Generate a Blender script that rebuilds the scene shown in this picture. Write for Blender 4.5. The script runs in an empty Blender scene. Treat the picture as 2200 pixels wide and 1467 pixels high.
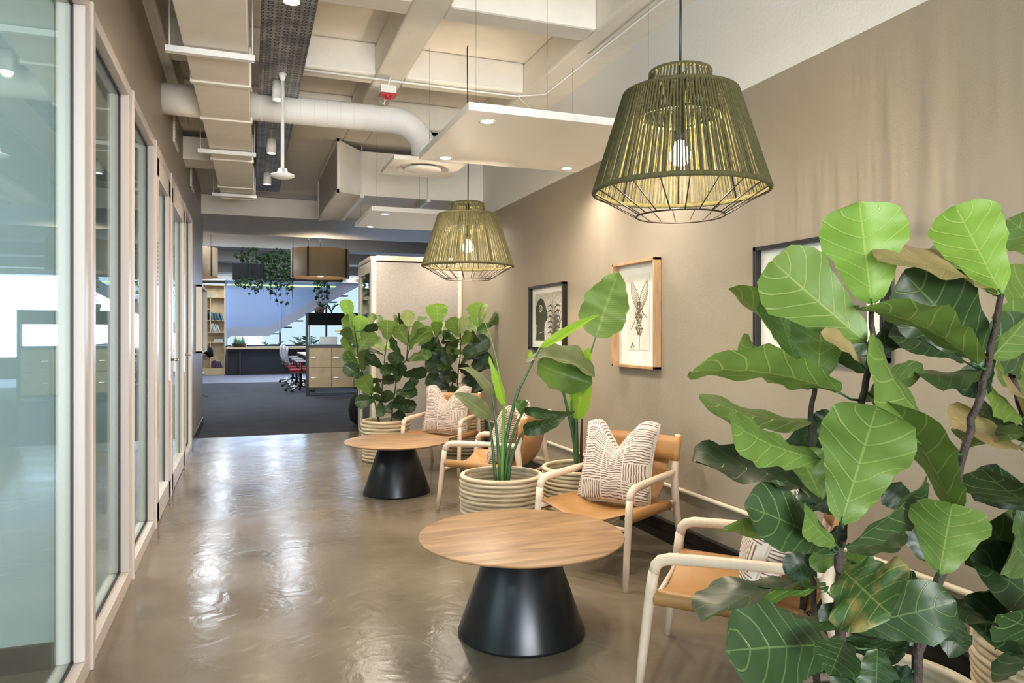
import bpy, math, random
from mathutils import Vector as V, Matrix
from mathutils import noise as mnoise
sc = bpy.context.scene
COL = sc.collection
PI = math.pi
rnd = random.Random(7)

# ------------------------------------------------------------ camera, world, exposure, large lights
FPX, PCX, PHY, CAMZ = 1570.0, 1100.0, 715.0, 1.3
TH = math.atan((PCX-527)/FPX)
ST, CT = math.sin(TH), math.cos(TH)
CAMP = V((0, 0, CAMZ))
cd = bpy.data.cameras.new('camera'); cam = bpy.data.objects.new('camera', cd); COL.objects.link(cam)
cd.sensor_width = 36; cd.lens = 36*FPX/2200; cd.shift_y = -18.5/2200; cd.clip_end = 200; cd.clip_start = .05
cam.location = CAMP; cam.rotation_euler = (PI/2, 0, -TH)
sc.camera = cam
w = bpy.data.worlds.new('world'); sc.world = w; w.use_nodes = True
bg = w.node_tree.nodes['Background']
bg.inputs[0].default_value = (.72, .87, 1.0, 1); bg.inputs[1].default_value = .6
sc.view_settings.view_transform = 'Standard'; sc.view_settings.look = 'None'
sc.view_settings.gamma = 1; sc.view_settings.use_curve_mapping = False
sc.view_settings.exposure = 0.92
cy = sc.cycles
cy.max_bounces = 7; cy.diffuse_bounces = 4; cy.glossy_bounces = 3; cy.transmission_bounces = 4; cy.transparent_max_bounces = 8
cy.use_denoising = True; cy.sample_clamp_indirect = 6; cy.caustics_reflective = False; cy.caustics_refractive = False

def area(name, loc, rot, sx, sy, e, col):
    l = bpy.data.lights.new(name, 'AREA'); l.shape = 'RECTANGLE'; l.size = sx; l.size_y = sy; l.energy = e; l.color = col
    o = bpy.data.objects.new(name, l); COL.objects.link(o); o.location = loc; o.rotation_euler = rot; return o
def point(name, loc, e, col, r=.04):
    l = bpy.data.lights.new(name, 'POINT'); l.energy = e; l.color = col; l.shadow_soft_size = r
    o = bpy.data.objects.new(name, l); COL.objects.link(o); o.location = loc; return o
def spot(name, loc, e, col, ang=110, blend=.7, r=.04):
    l = bpy.data.lights.new(name, 'SPOT'); l.energy = e; l.color = col; l.shadow_soft_size = r
    l.spot_size = math.radians(ang); l.spot_blend = blend
    o = bpy.data.objects.new(name, l); COL.objects.link(o); o.location = loc; return o
WARM = (1, .80, .58); NEUT = (1, .88, .74)
# daylight entering from the glazed end behind the camera and from the far office glazing, with added fill lights among them
area('daylight_behind', (.4, -8.0, 1.9), (math.radians(90), 0, 0), 6.0, 3.2, 420, (.86, .94, 1))
area('added_ceiling_uplight', (.6, -6.5, .5), (math.radians(122), 0, 0), 5.0, 1.2, 330, (1, .96, .90))  # unseen uplight added to brighten the ceiling
area('daylight_far_window', (3.0, 24.6, 1.9), (math.radians(-90), 0, 0), 9, 2.6, 420, (.55, .72, 1))
area('daylight_room_window', (-4.4, 1.0, 1.6), (0, math.radians(-90), 0), 2.2, 3.0, 40, (.80, .97, 1))
area('inner_wall_fill', (-1.5, .4, 2.66), (math.radians(28), 0, 0), .8, .8, 34, (.86, 1, .97))  # unseen fill added to brighten the inner wall behind the glass

# ------------------------------------------------------------ helpers
def P(px, py, d=None, x=None, y=None, z=None):
    """a point of the place, from its direction as seen at the camera and one known coordinate"""
    u = (px-PCX)/FPX; v = (PHY-py)/FPX
    D = V((ST+u*CT, CT-u*ST, v))
    if d is not None: t = d
    elif x is not None: t = x/D.x
    elif y is not None: t = y/D.y
    else: t = (z-CAMZ)/D.z
    return CAMP + D*t

class MB:
    def __init__(s): s.v = []; s.f = []; s.uv = None; s.sm = []
    def add(s, vs, fs, smooth=False):
        n = len(s.v); s.v += [tuple(a) for a in vs]
        for f in fs: s.f.append(tuple(i+n for i in f)); s.sm.append(smooth)
        return s
    def box(s, x0, x1, y0, y1, z0, z1):
        return s.add([(x0,y0,z0),(x1,y0,z0),(x1,y1,z0),(x0,y1,z0),(x0,y0,z1),(x1,y0,z1),(x1,y1,z1),(x0,y1,z1)],
              [(3,2,1,0),(4,5,6,7),(0,1,5,4),(1,2,6,5),(2,3,7,6),(3,0,4,7)])
    def bar(s, a, b, wx, wz, up=(0,0,1)):
        a = V(a); b = V(b); t = (b-a).normalized(); sd = t.cross(V(up)).normalized(); u = sd.cross(t)
        vs = [p + sd*i*wx/2 + u*j*wz/2 for p in (a, b) for i, j in ((-1,-1),(1,-1),(1,1),(-1,1))]
        return s.add(vs, [(0,1,2,3),(7,6,5,4),(0,4,5,1),(1,5,6,2),(2,6,7,3),(3,7,4,0)])
    def tube(s, path, r, n=10, cap=True, closed=False):
        pts = [V(p) for p in path]; N = len(pts)
        rr = r if isinstance(r, (list, tuple)) else [r]*N
        vs = []; prev = None
        for i, p in enumerate(pts):
            if closed: t = pts[(i+1) % N]-pts[i-1]
            else: t = pts[min(i+1, N-1)]-pts[max(i-1, 0)]
            t.normalize()
            if prev is None:
                up = V((0,0,1)) if abs(t.z) < .9 else V((1,0,0))
                a = t.cross(up).normalized()
            else:
                a = (prev - t*prev.dot(t)).normalized()
            prev = a; b = t.cross(a)
            for k in range(n):
                an = 2*PI*k/n; vs.append(p + (a*math.cos(an)+b*math.sin(an))*rr[i])
        fs = []
        for i in range(N if closed else N-1):
            j = (i+1) % N
            for k in range(n):
                k2 = (k+1) % n; fs.append((i*n+k, i*n+k2, j*n+k2, j*n+k))
        if cap and not closed: fs += [tuple(range(n))[::-1], tuple((N-1)*n+k for k in range(n))]
        return s.add(vs, fs, True)
    def lathe(s, prof, c=(0,0,0), n=48, smooth=True):
        c = V(c); vs = []
        for r, z in prof:
            for k in range(n):
                a = 2*PI*k/n; vs.append(c+V((r*math.cos(a), r*math.sin(a), z)))
        fs = []
        for i in range(len(prof)-1):
            for k in range(n):
                k2 = (k+1) % n; fs.append((i*n+k, i*n+k2, (i+1)*n+k2, (i+1)*n+k))
        return s.add(vs, fs, smooth)
    def prism(s, poly, y0, y1, axis='y'):
        n = len(poly)
        if axis == 'y': vs = [(a, y0, b) for a, b in poly]+[(a, y1, b) for a, b in poly]
        elif axis == 'x': vs = [(y0, a, b) for a, b in poly]+[(y1, a, b) for a, b in poly]
        else: vs = [(a, b, y0) for a, b in poly]+[(a, b, y1) for a, b in poly]
        return s.add(vs, [tuple(range(n)), tuple(range(2*n-1, n-1, -1))]+[(i, i+n, (i+1) % n+n, (i+1) % n) for i in range(n)])
    def build(s, name, m, parent=None, loc=None, bevel=0, fix=True):
        me = bpy.data.meshes.new(name); me.from_pydata(s.v, [], s.f); me.update()
        me.polygons.foreach_set('use_smooth', s.sm)
        if s.uv:
            ul = me.uv_layers.new(name='UVMap')
            for lp in me.loops: ul.data[lp.index].uv = s.uv[lp.vertex_index]
        if fix:
            import bmesh
            b = bmesh.new(); b.from_mesh(me); bmesh.ops.recalc_face_normals(b, faces=b.faces); b.to_mesh(me); b.free()
        me.materials.append(m)
        o = bpy.data.objects.new(name, me); COL.objects.link(o)
        if parent is not None: o.parent = parent
        if loc is not None: o.location = loc
        if bevel:
            md = o.modifiers.new('bevel', 'BEVEL'); md.width = bevel; md.segments = 2; md.limit_method = 'ANGLE'
        return o

def empty(name, loc=(0,0,0), rz=0):
    o = bpy.data.objects.new(name, None); COL.objects.link(o); o.location = loc; o.rotation_euler = (0,0,rz); o.empty_display_size = .1
    return o
def tag(o, label, cat, group=None, kind=None):
    o['label'] = label
    if cat: o['category'] = cat
    if group: o['group'] = group
    if kind: o['kind'] = kind
    return o
def struct(o, label=None):
    o['kind'] = 'structure'
    if label: o['label'] = label
    return o
def thing(name, label, cat, loc=(0,0,0), rz=0, group=None):
    return tag(empty(name, loc, rz), label, cat, group)
def copy_tree(o, parent=None):
    c = o.copy(); COL.objects.link(c); c.parent = parent
    for ch in list(o.children): copy_tree(ch, c)
    return c
def arc(c, r, a0, a1, n, z=0):
    return [(c[0]+r*math.cos(a0+(a1-a0)*i/n), c[1]+r*math.sin(a0+(a1-a0)*i/n), z) for i in range(n+1)]

# ------------------------------------------------------------ materials
def nt(name):
    m = bpy.data.materials.new(name); m.use_nodes = True; t = m.node_tree
    return m, t, t.nodes['Principled BSDF'], t.links.new
def mat(name, col, rough=.5, metal=0, spec=.5, bump=0, bscale=60, var=0, vscale=6, coat=0, stretch=None, emit=0):
    m, t, b, L = nt(name)
    b.inputs['Base Color'].default_value = (*col, 1); b.inputs['Roughness'].default_value = rough
    b.inputs['Metallic'].default_value = metal; b.inputs['Specular IOR Level'].default_value = spec
    if coat: b.inputs['Coat Weight'].default_value = coat; b.inputs['Coat Roughness'].default_value = .15
    if emit: b.inputs['Emission Color'].default_value = (*col, 1); b.inputs['Emission Strength'].default_value = emit
    tc = t.nodes.new('ShaderNodeTexCoord'); mp = t.nodes.new('ShaderNodeMapping'); L(tc.outputs['Object'], mp.inputs[0])
    if stretch: mp.inputs['Scale'].default_value = stretch
    if var:
        n = t.nodes.new('ShaderNodeTexNoise'); n.inputs['Scale'].default_value = vscale; n.inputs['Detail'].default_value = 5
        L(mp.outputs[0], n.inputs['Vector'])
        r = t.nodes.new('ShaderNodeMix'); r.data_type = 'RGBA'
        r.inputs[6].default_value = (*[c*(1-var) for c in col], 1); r.inputs[7].default_value = (*[min(1, c*(1+var)) for c in col], 1)
        mr = t.nodes.new('ShaderNodeMapRange'); mr.inputs[1].default_value = .3; mr.inputs[2].default_value = .7
        L(n.outputs[0], mr.inputs[0]); L(mr.outputs[0], r.inputs[0]); L(r.outputs[2], b.inputs['Base Color'])
    if bump:
        n2 = t.nodes.new('ShaderNodeTexNoise'); n2.inputs['Scale'].default_value = bscale; n2.inputs['Detail'].default_value = 3
        L(mp.outputs[0], n2.inputs['Vector'])
        bm = t.nodes.new('ShaderNodeBump'); bm.inputs['Strength'].default_value = bump; bm.inputs['Distance'].default_value = .01
        L(n2.outputs[0], bm.inputs['Height']); L(bm.outputs[0], b.inputs['Normal'])
    return m
def emis(name, col, s):
    m, t, b, L = nt(name); e = t.nodes.new('ShaderNodeEmission'); e.inputs[0].default_value = (*col, 1); e.inputs[1].default_value = s
    L(e.outputs[0], t.nodes['Material Output'].inputs[0]); return m
M = {}
M['white'] = mat('white_paint', (.87, .86, .83), .55, bump=.15, bscale=90)
M['ceil'] = mat('ceiling_paint', (.85, .81, .73), .7, bump=.3, bscale=25, var=.03)
M['upper'] = mat('white_upper_wall', (.80, .81, .79), .65, bump=.2, bscale=60)
M['taupe'] = mat('taupe_paint', (.345, .297, .232), .5, bump=.15, bscale=120, var=.03, vscale=3)
M['frame'] = mat('white_aluminium', (.60, .535, .50), .35, spec=.6)
M['gasket'] = mat('black_gasket', (.012, .012, .014), .5)
M['black'] = mat('black_metal', (.012, .012, .013), .35, spec=.5)
M['mattblack'] = mat('matt_black', (.008, .008, .009), .8, spec=.2)
M['baseb'] = mat('black_skirting', (.012, .011, .012), .25)
M['steel'] = mat('galvanised_steel', (.33, .34, .35), .35, metal=.9, var=.2, vscale=14)
M['chrome'] = mat('brushed_chrome', (.6, .56, .52), .22, metal=1)
M['wood'] = mat('pale_ash', (.78, .63, .50), .42, var=.04, vscale=9, stretch=(6, 6, .8), bump=.1, bscale=40)
M['oak'] = mat('oak_frame', (.50, .30, .15), .45, var=.2, vscale=8, stretch=(8, 8, 1))
M['leather'] = mat('tan_leather', (.43, .225, .08), .42, bump=.12, bscale=260, var=.05)
M['stitch'] = mat('leather_edge', (.62, .42, .22), .6)
M['cone'] = mat('black_satin_metal', (.018, .020, .024), .30, metal=.55, spec=.6)
M['felt'] = mat('grey_felt', (.42, .375, .34), .95, bump=.4, bscale=300, var=.12, vscale=70)
M['podframe'] = mat('cream_pod_frame', (.78, .70, .56), .4)
M['rope'] = mat('olive_rope', (.135, .122, .045), .85, bump=.9, bscale=500, var=.25, vscale=60)
M['wire'] = mat('dark_wire', (.03, .022, .015), .5, metal=.4)
M['soil'] = mat('potting_soil', (.03, .02, .012), .95, bump=.8, bscale=80)
M['bark'] = mat('ficus_bark', (.05, .035, .028), .8, bump=.9, bscale=70, var=.35, vscale=30)
M['stalk'] = mat('green_stalk', (.045, .12, .045), .4, var=.25, vscale=12)
M['stalkbright'] = mat('light_green_stalk', (.14, .30, .04), .4)
M['sheath'] = mat('brown_sheath', (.06, .03, .015), .6)
M['red'] = mat('red_plastic', (.45, .02, .02), .4)
M['paper'] = mat('art_paper', (.80, .80, .78), .8)
M['ink'] = mat('grey_ink', (.07, .07, .06), .8)
M['inkmid'] = mat('mid_grey_ink', (.16, .15, .13), .8)
M['sepia'] = mat('sepia_ink', (.16, .11, .055), .8)
M['ply'] = mat('birch_plywood', (.60, .44, .24), .5, var=.12, vscale=6)
M['dgrey'] = mat('dark_grey_paint', (.03, .034, .045), .55)
M['bluepaint'] = mat('grey_blue_balustrade', (.20, .28, .45), .5)
M['greyceil'] = mat('grey_office_ceiling', (.36, .34, .32), .8)
M['drum'] = mat('veneer_drum', (.33, .235, .13), .6, var=.06)
M['ivy'] = mat('ivy_green', (.010, .026, .008), .6, spec=.2)
M['beanbag'] = mat('black_beanbag', (.006, .006, .008), .8)
M['seatred'] = mat('red_seat_fabric', (.30, .015, .02), .8)
M['mesh'] = mat('light_chair_mesh', (.62, .62, .66), .5)
M['inner'] = mat('teal_white_wall', (.30, .35, .345), .6)
M['emL'] = emis('downlight_glow', (1, .9, .78), 14)
M['emB'] = emis('bulb_glow', (1, .88, .62), 22)
M['emO'] = emis('office_tube_glow', (.78, .88, 1), 48)
M['emG'] = emis('frosted_globe_glow', (1, .86, .62), 3.5)
M['emS'] = emis('strip_green', (.7, 1, .3), 1.5)

def floor_mat():
    m, t, b, L = nt('polished_screed')
    tc = t.nodes.new('ShaderNodeTexCoord')
    n = t.nodes.new('ShaderNodeTexNoise'); n.inputs['Scale'].default_value = .9; n.inputs['Detail'].default_value = 10; n.inputs['Roughness'].default_value = .55; n.inputs['Distortion'].default_value = .35
    L(tc.outputs['Object'], n.inputs['Vector'])
    r = t.nodes.new('ShaderNodeValToRGB'); e = r.color_ramp.elements
    e[0].position = .32; e[0].color = (.112, .088, .062, 1); e[1].position = .68; e[1].color = (.235, .195, .145, 1)
    L(n.outputs[0], r.inputs[0]); L(r.outputs[0], b.inputs['Base Color'])
    n2 = t.nodes.new('ShaderNodeTexNoise'); n2.inputs['Scale'].default_value = 2.3; n2.inputs['Detail'].default_value = 6
    L(tc.outputs['Object'], n2.inputs['Vector'])
    mr = t.nodes.new('ShaderNodeMapRange'); mr.inputs[1].default_value = .3; mr.inputs[2].default_value = .7; mr.inputs[3].default_value = .15; mr.inputs[4].default_value = .27
    L(n2.outputs[0], mr.inputs[0]); L(mr.outputs[0], b.inputs['Roughness'])
    n3 = t.nodes.new('ShaderNodeTexNoise'); n3.inputs['Scale'].default_value = 7; n3.inputs['Detail'].default_value = 4; n3.inputs['Distortion'].default_value = 1.5
    L(tc.outputs['Object'], n3.inputs['Vector'])
    bp = t.nodes.new('ShaderNodeBump'); bp.inputs['Strength'].default_value = .12; bp.inputs['Distance'].default_value = .02
    L(n3.outputs[0], bp.inputs['Height']); L(bp.outputs[0], b.inputs['Normal'])
    b.inputs['Specular IOR Level'].default_value = .6
    return m
def carpet_mat():
    m, t, b, L = nt('charcoal_carpet')
    tc = t.nodes.new('ShaderNodeTexCoord'); mp = t.nodes.new('ShaderNodeMapping'); mp.inputs['Scale'].default_value = (1, 4, 1)
    L(tc.outputs['Object'], mp.inputs[0])
    n = t.nodes.new('ShaderNodeTexNoise'); n.inputs['Scale'].default_value = 1.5; n.inputs['Detail'].default_value = 10; n.inputs['Roughness'].default_value = .75
    L(mp.outputs[0], n.inputs['Vector'])
    r = t.nodes.new('ShaderNodeValToRGB'); e = r.color_ramp.elements
    e[0].position = .35; e[0].color = (.016, .014, .017, 1); e[1].position = .7; e[1].color = (.055, .05, .058, 1)
    L(n.outputs[0], r.inputs[0]); L(r.outputs[0], b.inputs['Base Color']); b.inputs['Roughness'].default_value = .95
    return m
def glass_mat():
    m, t, b, L = nt('partition_glass')
    tr = t.nodes.new('ShaderNodeBsdfTransparent'); tr.inputs[0].default_value = (.90, .955, .95, 1)
    gl = t.nodes.new('ShaderNodeBsdfGlossy'); gl.inputs['Roughness'].default_value = .01; gl.inputs[0].default_value = (.9, 1, 1, 1)
    ge = t.nodes.new('ShaderNodeNewGeometry'); dt = t.nodes.new('ShaderNodeVectorMath'); dt.operation = 'DOT_PRODUCT'
    L(ge.outputs['Normal'], dt.inputs[0]); L(ge.outputs['Incoming'], dt.inputs[1])
    def mm(op, a, c):
        n = t.nodes.new('ShaderNodeMath'); n.operation = op; n.use_clamp = op != 'ABSOLUTE'
        L(a, n.inputs[0]) if not isinstance(a, float) else setattr(n.inputs[0], 'default_value', a)
        if c is not None: L(c, n.inputs[1]) if not isinstance(c, float) else setattr(n.inputs[1], 'default_value', c)
        return n.outputs[0]
    fz = mm('ADD', mm('MULTIPLY', mm('POWER', mm('SUBTRACT', 1.0, mm('ABSOLUTE', dt.outputs['Value'], None)), 5.0), .62), .03)
    mx = t.nodes.new('ShaderNodeMixShader')
    L(fz, mx.inputs[0]); L(tr.outputs[0], mx.inputs[1]); L(gl.outputs[0], mx.inputs[2])
    L(mx.outputs[0], t.nodes['Material Output'].inputs[0]); return m
def leaf_mat(name, top, under, vein, trans=.35, rough=.42, nv=6.2, mottle=0, straight=False):
    m, t, b, L = nt(name); N = t.nodes.new
    uv = N('ShaderNodeUVMap'); sep = N('ShaderNodeSeparateXYZ'); L(uv.outputs[0], sep.inputs[0])
    def mth(op, a, c=None, d=None):
        n = N('ShaderNodeMath'); n.operation = op
        for i, q in enumerate((a, c, d)):
            if q is None: continue
            if isinstance(q, (int, float)): n.inputs[i].default_value = q
            else: L(q, n.inputs[i])
        return n.outputs[0]
    ad = mth('ABSOLUTE', mth('SUBTRACT', sep.outputs[0], .5))            # 0..0.5 from the midrib
    mid = mth('LESS_THAN', ad, mth('MULTIPLY_ADD', sep.outputs[1], -.012, .034 if straight else .020))
    if straight:
        ph = mth('SUBTRACT', mth('MULTIPLY', sep.outputs[1], 34), mth('MULTIPLY', ad, 8)); wv = .10
    else:
        ph = mth('SUBTRACT', mth('MULTIPLY', sep.outputs[1], nv), mth('MULTIPLY', mth('POWER', mth('MULTIPLY', ad, 2), 1.3), 1.45)); wv = .034
    fr = mth('FRACT', ph); dd = mth('MINIMUM', fr, mth('SUBTRACT', 1, fr))
    lat = N('ShaderNodeMapRange'); lat.inputs[1].default_value = wv; lat.inputs[2].default_value = wv*1.9; lat.inputs[3].default_value = 1; lat.inputs[4].default_value = 0
    L(dd, lat.inputs[0])
    latm = mth('MULTIPLY', lat.outputs[0], (.35 if straight else .8))
    vm = mth('MAXIMUM', mid, latm)
    geo = N('ShaderNodeNewGeometry')
    no = N('ShaderNodeTexNoise'); no.inputs['Scale'].default_value = 14; no.inputs['Detail'].default_value = 5
    tc = N('ShaderNodeTexCoord'); L(tc.outputs['Object'], no.inputs['Vector'])
    def mix(f, a, c):
        n = N('ShaderNodeMix'); n.data_type = 'RGBA'
        for i, q in ((0, f), (6, a), (7, c)):
            if isinstance(q, tuple): n.inputs[i].default_value = (*q, 1)
            elif isinstance(q, (int, float)): n.inputs[i].default_value = q
            else: L(q, n.inputs[i])
        return n.outputs[2]
    tb = mix(no.outputs[0], tuple(c*.7 for c in top), tuple(min(1, c*1.35) for c in top))
    if mottle:
        n2 = N('ShaderNodeTexNoise'); n2.inputs['Scale'].default_value = 22; n2.inputs['Detail'].default_value = 8; L(tc.outputs['Object'], n2.inputs['Vector'])
        mr = N('ShaderNodeMapRange'); mr.inputs[1].default_value = .48; mr.inputs[2].default_value = .62; L(n2.outputs[0], mr.inputs[0])
        tb = mix(mth('MULTIPLY', mr.outputs[0], mottle), tb, (.30, .22, .07))
    ub = mix(no.outputs[0], tuple(c*.85 for c in under), tuple(min(1, c*1.15) for c in under))
    base = mix(geo.outputs['Backfacing'], tb, ub)
    colr = mix(vm, base, mix(.55, vein, base))
    L(colr, b.inputs['Base Color'])
    b.inputs['Roughness'].default_value = rough; b.inputs['Specular IOR Level'].default_value = .45
    bp = N('ShaderNodeBump'); bp.inputs['Strength'].default_value = .55; bp.inputs['Distance'].default_value = .004
    hh = mth('MULTIPLY_ADD', lat.outputs[0], -.5, mth('MULTIPLY', no.outputs[0], .6)); L(hh, bp.inputs['Height']); L(bp.outputs[0], b.inputs['Normal'])
    tl = N('ShaderNodeBsdfTranslucent'); L(colr, tl.inputs[0])
    mx = N('ShaderNodeMixShader'); mx.inputs[0].default_value = trans
    L(b.outputs[0], mx.inputs[1]); L(tl.outputs[0], mx.inputs[2]); L(mx.outputs[0], t.nodes['Material Output'].inputs[0])
    return m
VE = (.42, .50, .16)
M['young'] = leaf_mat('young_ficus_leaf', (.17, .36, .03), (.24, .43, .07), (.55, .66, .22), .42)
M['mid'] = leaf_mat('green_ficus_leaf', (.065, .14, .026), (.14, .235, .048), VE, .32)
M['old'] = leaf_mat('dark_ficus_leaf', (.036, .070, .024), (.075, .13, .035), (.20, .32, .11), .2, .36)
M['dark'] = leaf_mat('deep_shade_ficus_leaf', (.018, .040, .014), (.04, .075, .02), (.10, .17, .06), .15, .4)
M['tan'] = leaf_mat('dry_and_glare_ficus_leaf', (.36, .27, .12), (.30, .24, .09), (.45, .38, .18), .3, .5)  # dried leaf; tan glare of lit leaf tops is also put into this colour
M['mott'] = leaf_mat('mottled_ficus_leaf', (.06, .12, .03), (.16, .30, .08), (.42, .42, .12), .25, .36, mottle=.9)
M['vari'] = leaf_mat('pale_shiny_ficus_leaf', (.30, .36, .14), (.24, .38, .10), (.5, .55, .25), .35, .3)
M['st'] = leaf_mat('strelitzia_leaf', (.05, .13, .028), (.13, .235, .05), (.30, .42, .10), .3, .38, straight=True)
M['stb'] = leaf_mat('bright_strelitzia_leaf', (.20, .42, .02), (.26, .48, .04), (.42, .60, .10), .5, .4, straight=True)
M['stg'] = leaf_mat('greygreen_strelitzia_leaf', (.14, .17, .075), (.15, .20, .08), (.34, .38, .16), .3, .45, straight=True)
LM = {'y': 'young', 'm': 'mid', 'o': 'old', 'd': 'dark', 't': 'tan', 'x': 'mott', 'v': 'vari', 's': 'st', 'b': 'stb', 'g': 'stg'}

def coil_mat():
    m, t, b, L = nt('palm_coil')
    tc = t.nodes.new('ShaderNodeTexCoord'); mp = t.nodes.new('ShaderNodeMapping'); mp.inputs['Scale'].default_value = (3, 3, 26)
    L(tc.outputs['Object'], mp.inputs[0])
    n = t.nodes.new('ShaderNodeTexNoise'); n.inputs['Scale'].default_value = 2.2; n.inputs['Detail'].default_value = 3; L(mp.outputs[0], n.inputs['Vector'])
    r = t.nodes.new('ShaderNodeValToRGB'); e = r.color_ramp.elements
    e[0].position = .32; e[0].color = (.53, .41, .26, 1); e[1].position = .66; e[1].color = (.86, .72, .53, 1)
    L(n.outputs[0], r.inputs[0]); L(r.outputs[0], b.inputs['Base Color']); b.inputs['Roughness'].default_value = .75
    uv = t.nodes.new('ShaderNodeUVMap'); wv = t.nodes.new('ShaderNodeTexWave'); wv.inputs['Scale'].default_value = 60; wv.bands_direction = 'X'
    L(uv.outputs[0], wv.inputs['Vector'])
    bp = t.nodes.new('ShaderNodeBump'); bp.inputs['Strength'].default_value = .5; bp.inputs['Distance'].default_value = .003
    L(wv.outputs[1], bp.inputs['Height']); L(bp.outputs[0], b.inputs['Normal'])
    return m
M['coil'] = coil_mat()
def cushion_mat():
    m, t, b, L = nt('block_stripe_linen'); N = t.nodes.new
    uv = N('ShaderNodeUVMap')
    nz = N('ShaderNodeTexNoise'); nz.inputs['Scale'].default_value = 9; nz.inputs['Detail'].default_value = 2; L(uv.outputs[0], nz.inputs['Vector'])
    def vm(op, a, c):
        n = N('ShaderNodeVectorMath'); n.operation = op
        for i, q in enumerate((a, c)):
            if isinstance(q, tuple): n.inputs[i].default_value = q
            else: L(q, n.inputs[i])
        return n.outputs[0]
    def mth(op, a, c=None, d=None):
        n = N('ShaderNodeMath'); n.operation = op
        for i, q in enumerate((a, c, d)):
            if q is None: continue
            if isinstance(q, (int, float)): n.inputs[i].default_value = q
            else: L(q, n.inputs[i])
        return n.outputs[0]
    off = vm('MULTIPLY', vm('SUBTRACT', nz.outputs[1], (.5, .5, .5)), (.045, .045, 0))
    q = vm('ADD', uv.outputs[0], off)
    cell = vm('FLOOR', vm('MULTIPLY', q, (3.3, 4.4, 0)), (0, 0, 0))
    wn = N('ShaderNodeTexWhiteNoise'); wn.noise_dimensions = '2D'; L(cell, wn.inputs['Vector'])
    sel = mth('GREATER_THAN', wn.outputs[0], .42)
    s = N('ShaderNodeSeparateXYZ'); L(q, s.inputs[0])
    hs = mth('FRACT', mth('MULTIPLY', s.outputs[1], 32)); vs = mth('FRACT', mth('MULTIPLY', s.outputs[0], 32))
    st = mth('ADD', mth('MULTIPLY', hs, sel), mth('MULTIPLY', vs, mth('SUBTRACT', 1, sel)))
    ln = mth('LESS_THAN', st, .40)
    fx = mth('FRACT', mth('MULTIPLY', s.outputs[0], 3.3)); fy = mth('FRACT', mth('MULTIPLY', s.outputs[1], 4.4))
    gap = mth('MULTIPLY', mth('GREATER_THAN', fx, .05), mth('GREATER_THAN', fy, .06))
    ln = mth('MULTIPLY', ln, gap)
    mx = N('ShaderNodeMix'); mx.data_type = 'RGBA'; mx.inputs[6].default_value = (.74, .67, .61, 1); mx.inputs[7].default_value = (.22, .13, .115, 1)
    L(ln, mx.inputs[0]); L(mx.outputs[2], b.inputs['Base Color']); b.inputs['Roughness'].default_value = .9
    return m
M['cush'] = cushion_mat()
def table_mat():
    m, t, b, L = nt('walnut_plank_top')
    tc = t.nodes.new('ShaderNodeTexCoord'); mp = t.nodes.new('ShaderNodeMapping'); mp.inputs['Scale'].default_value = (1.2, 9, 9); mp.inputs['Rotation'].default_value = (0, 0, .35)
    L(tc.outputs['Object'], mp.inputs[0])
    n = t.nodes.new('ShaderNodeTexNoise'); n.inputs['Scale'].default_value = 2.4; n.inputs['Detail'].default_value = 9; n.inputs['Distortion'].default_value = .6; L(mp.outputs[0], n.inputs['Vector'])
    r = t.nodes.new('ShaderNodeValToRGB'); e = r.color_ramp.elements
    e[0].position = .3; e[0].color = (.19, .10, .045, 1); e[1].position = .68; e[1].color = (.42, .245, .12, 1)
    L(n.outputs[0], r.inputs[0]); L(r.outputs[0], b.inputs['Base Color']); b.inputs['Roughness'].default_value = .42
    return m
M['table'] = table_mat()
def tray_mat():
    m, t, b, L = nt('perforated_galvanised'); N = t.nodes.new
    uv = N('ShaderNodeUVMap'); mp = N('ShaderNodeMapping'); L(uv.outputs[0], mp.inputs[0])
    v = N('ShaderNodeTexVoronoi'); v.inputs['Scale'].default_value = 1; v.inputs['Randomness'].default_value = 0; L(mp.outputs[0], v.inputs['Vector'])
    a = N('ShaderNodeMath'); a.operation = 'SUBTRACT'; a.inputs[1].default_value = .27; L(v.outputs['Distance'], a.inputs[0])
    c = N('ShaderNodeMath'); c.operation = 'ABSOLUTE'; L(a.outputs[0], c.inputs[0])
    d = N('ShaderNodeMath'); d.operation = 'LESS_THAN'; d.inputs[1].default_value = .07; L(c.outputs[0], d.inputs[0])
    n = N('ShaderNodeTexNoise'); n.inputs['Scale'].default_value = .25; n.inputs['Detail'].default_value = 4; L(uv.outputs[0], n.inputs['Vector'])
    r = N('ShaderNodeValToRGB'); e = r.color_ramp.elements; e[0].position = .35; e[0].color = (.16, .165, .18, 1); e[1].position = .65; e[1].color = (.42, .41, .39, 1); L(n.outputs[0], r.inputs[0])
    mx = N('ShaderNodeMix'); mx.data_type = 'RGBA'; mx.inputs[7].default_value = (.012, .012, .012, 1); L(d.outputs[0], mx.inputs[0]); L(r.outputs[0], mx.inputs[6])
    L(mx.outputs[2], b.inputs['Base Color']); b.inputs['Metallic'].default_value = .6; b.inputs['Roughness'].default_value = .4
    return m
M['tray'] = tray_mat()
def grille_mat():
    m, t, b, L = nt('air_grille'); tc = t.nodes.new('ShaderNodeTexCoord')
    w1 = t.nodes.new('ShaderNodeTexWave'); w1.bands_direction = 'Z'; w1.inputs['Scale'].default_value = 12; L(tc.outputs['Object'], w1.inputs[0])
    r = t.nodes.new('ShaderNodeValToRGB'); e = r.color_ramp.elements; e[0].position = .35; e[0].color = (.22, .21, .2, 1); e[1].position = .6; e[1].color = (.55, .54, .5, 1)
    L(w1.outputs[1], r.inputs[0]); L(r.outputs[0], b.inputs['Base Color']); return m
M['grille'] = grille_mat()
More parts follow.
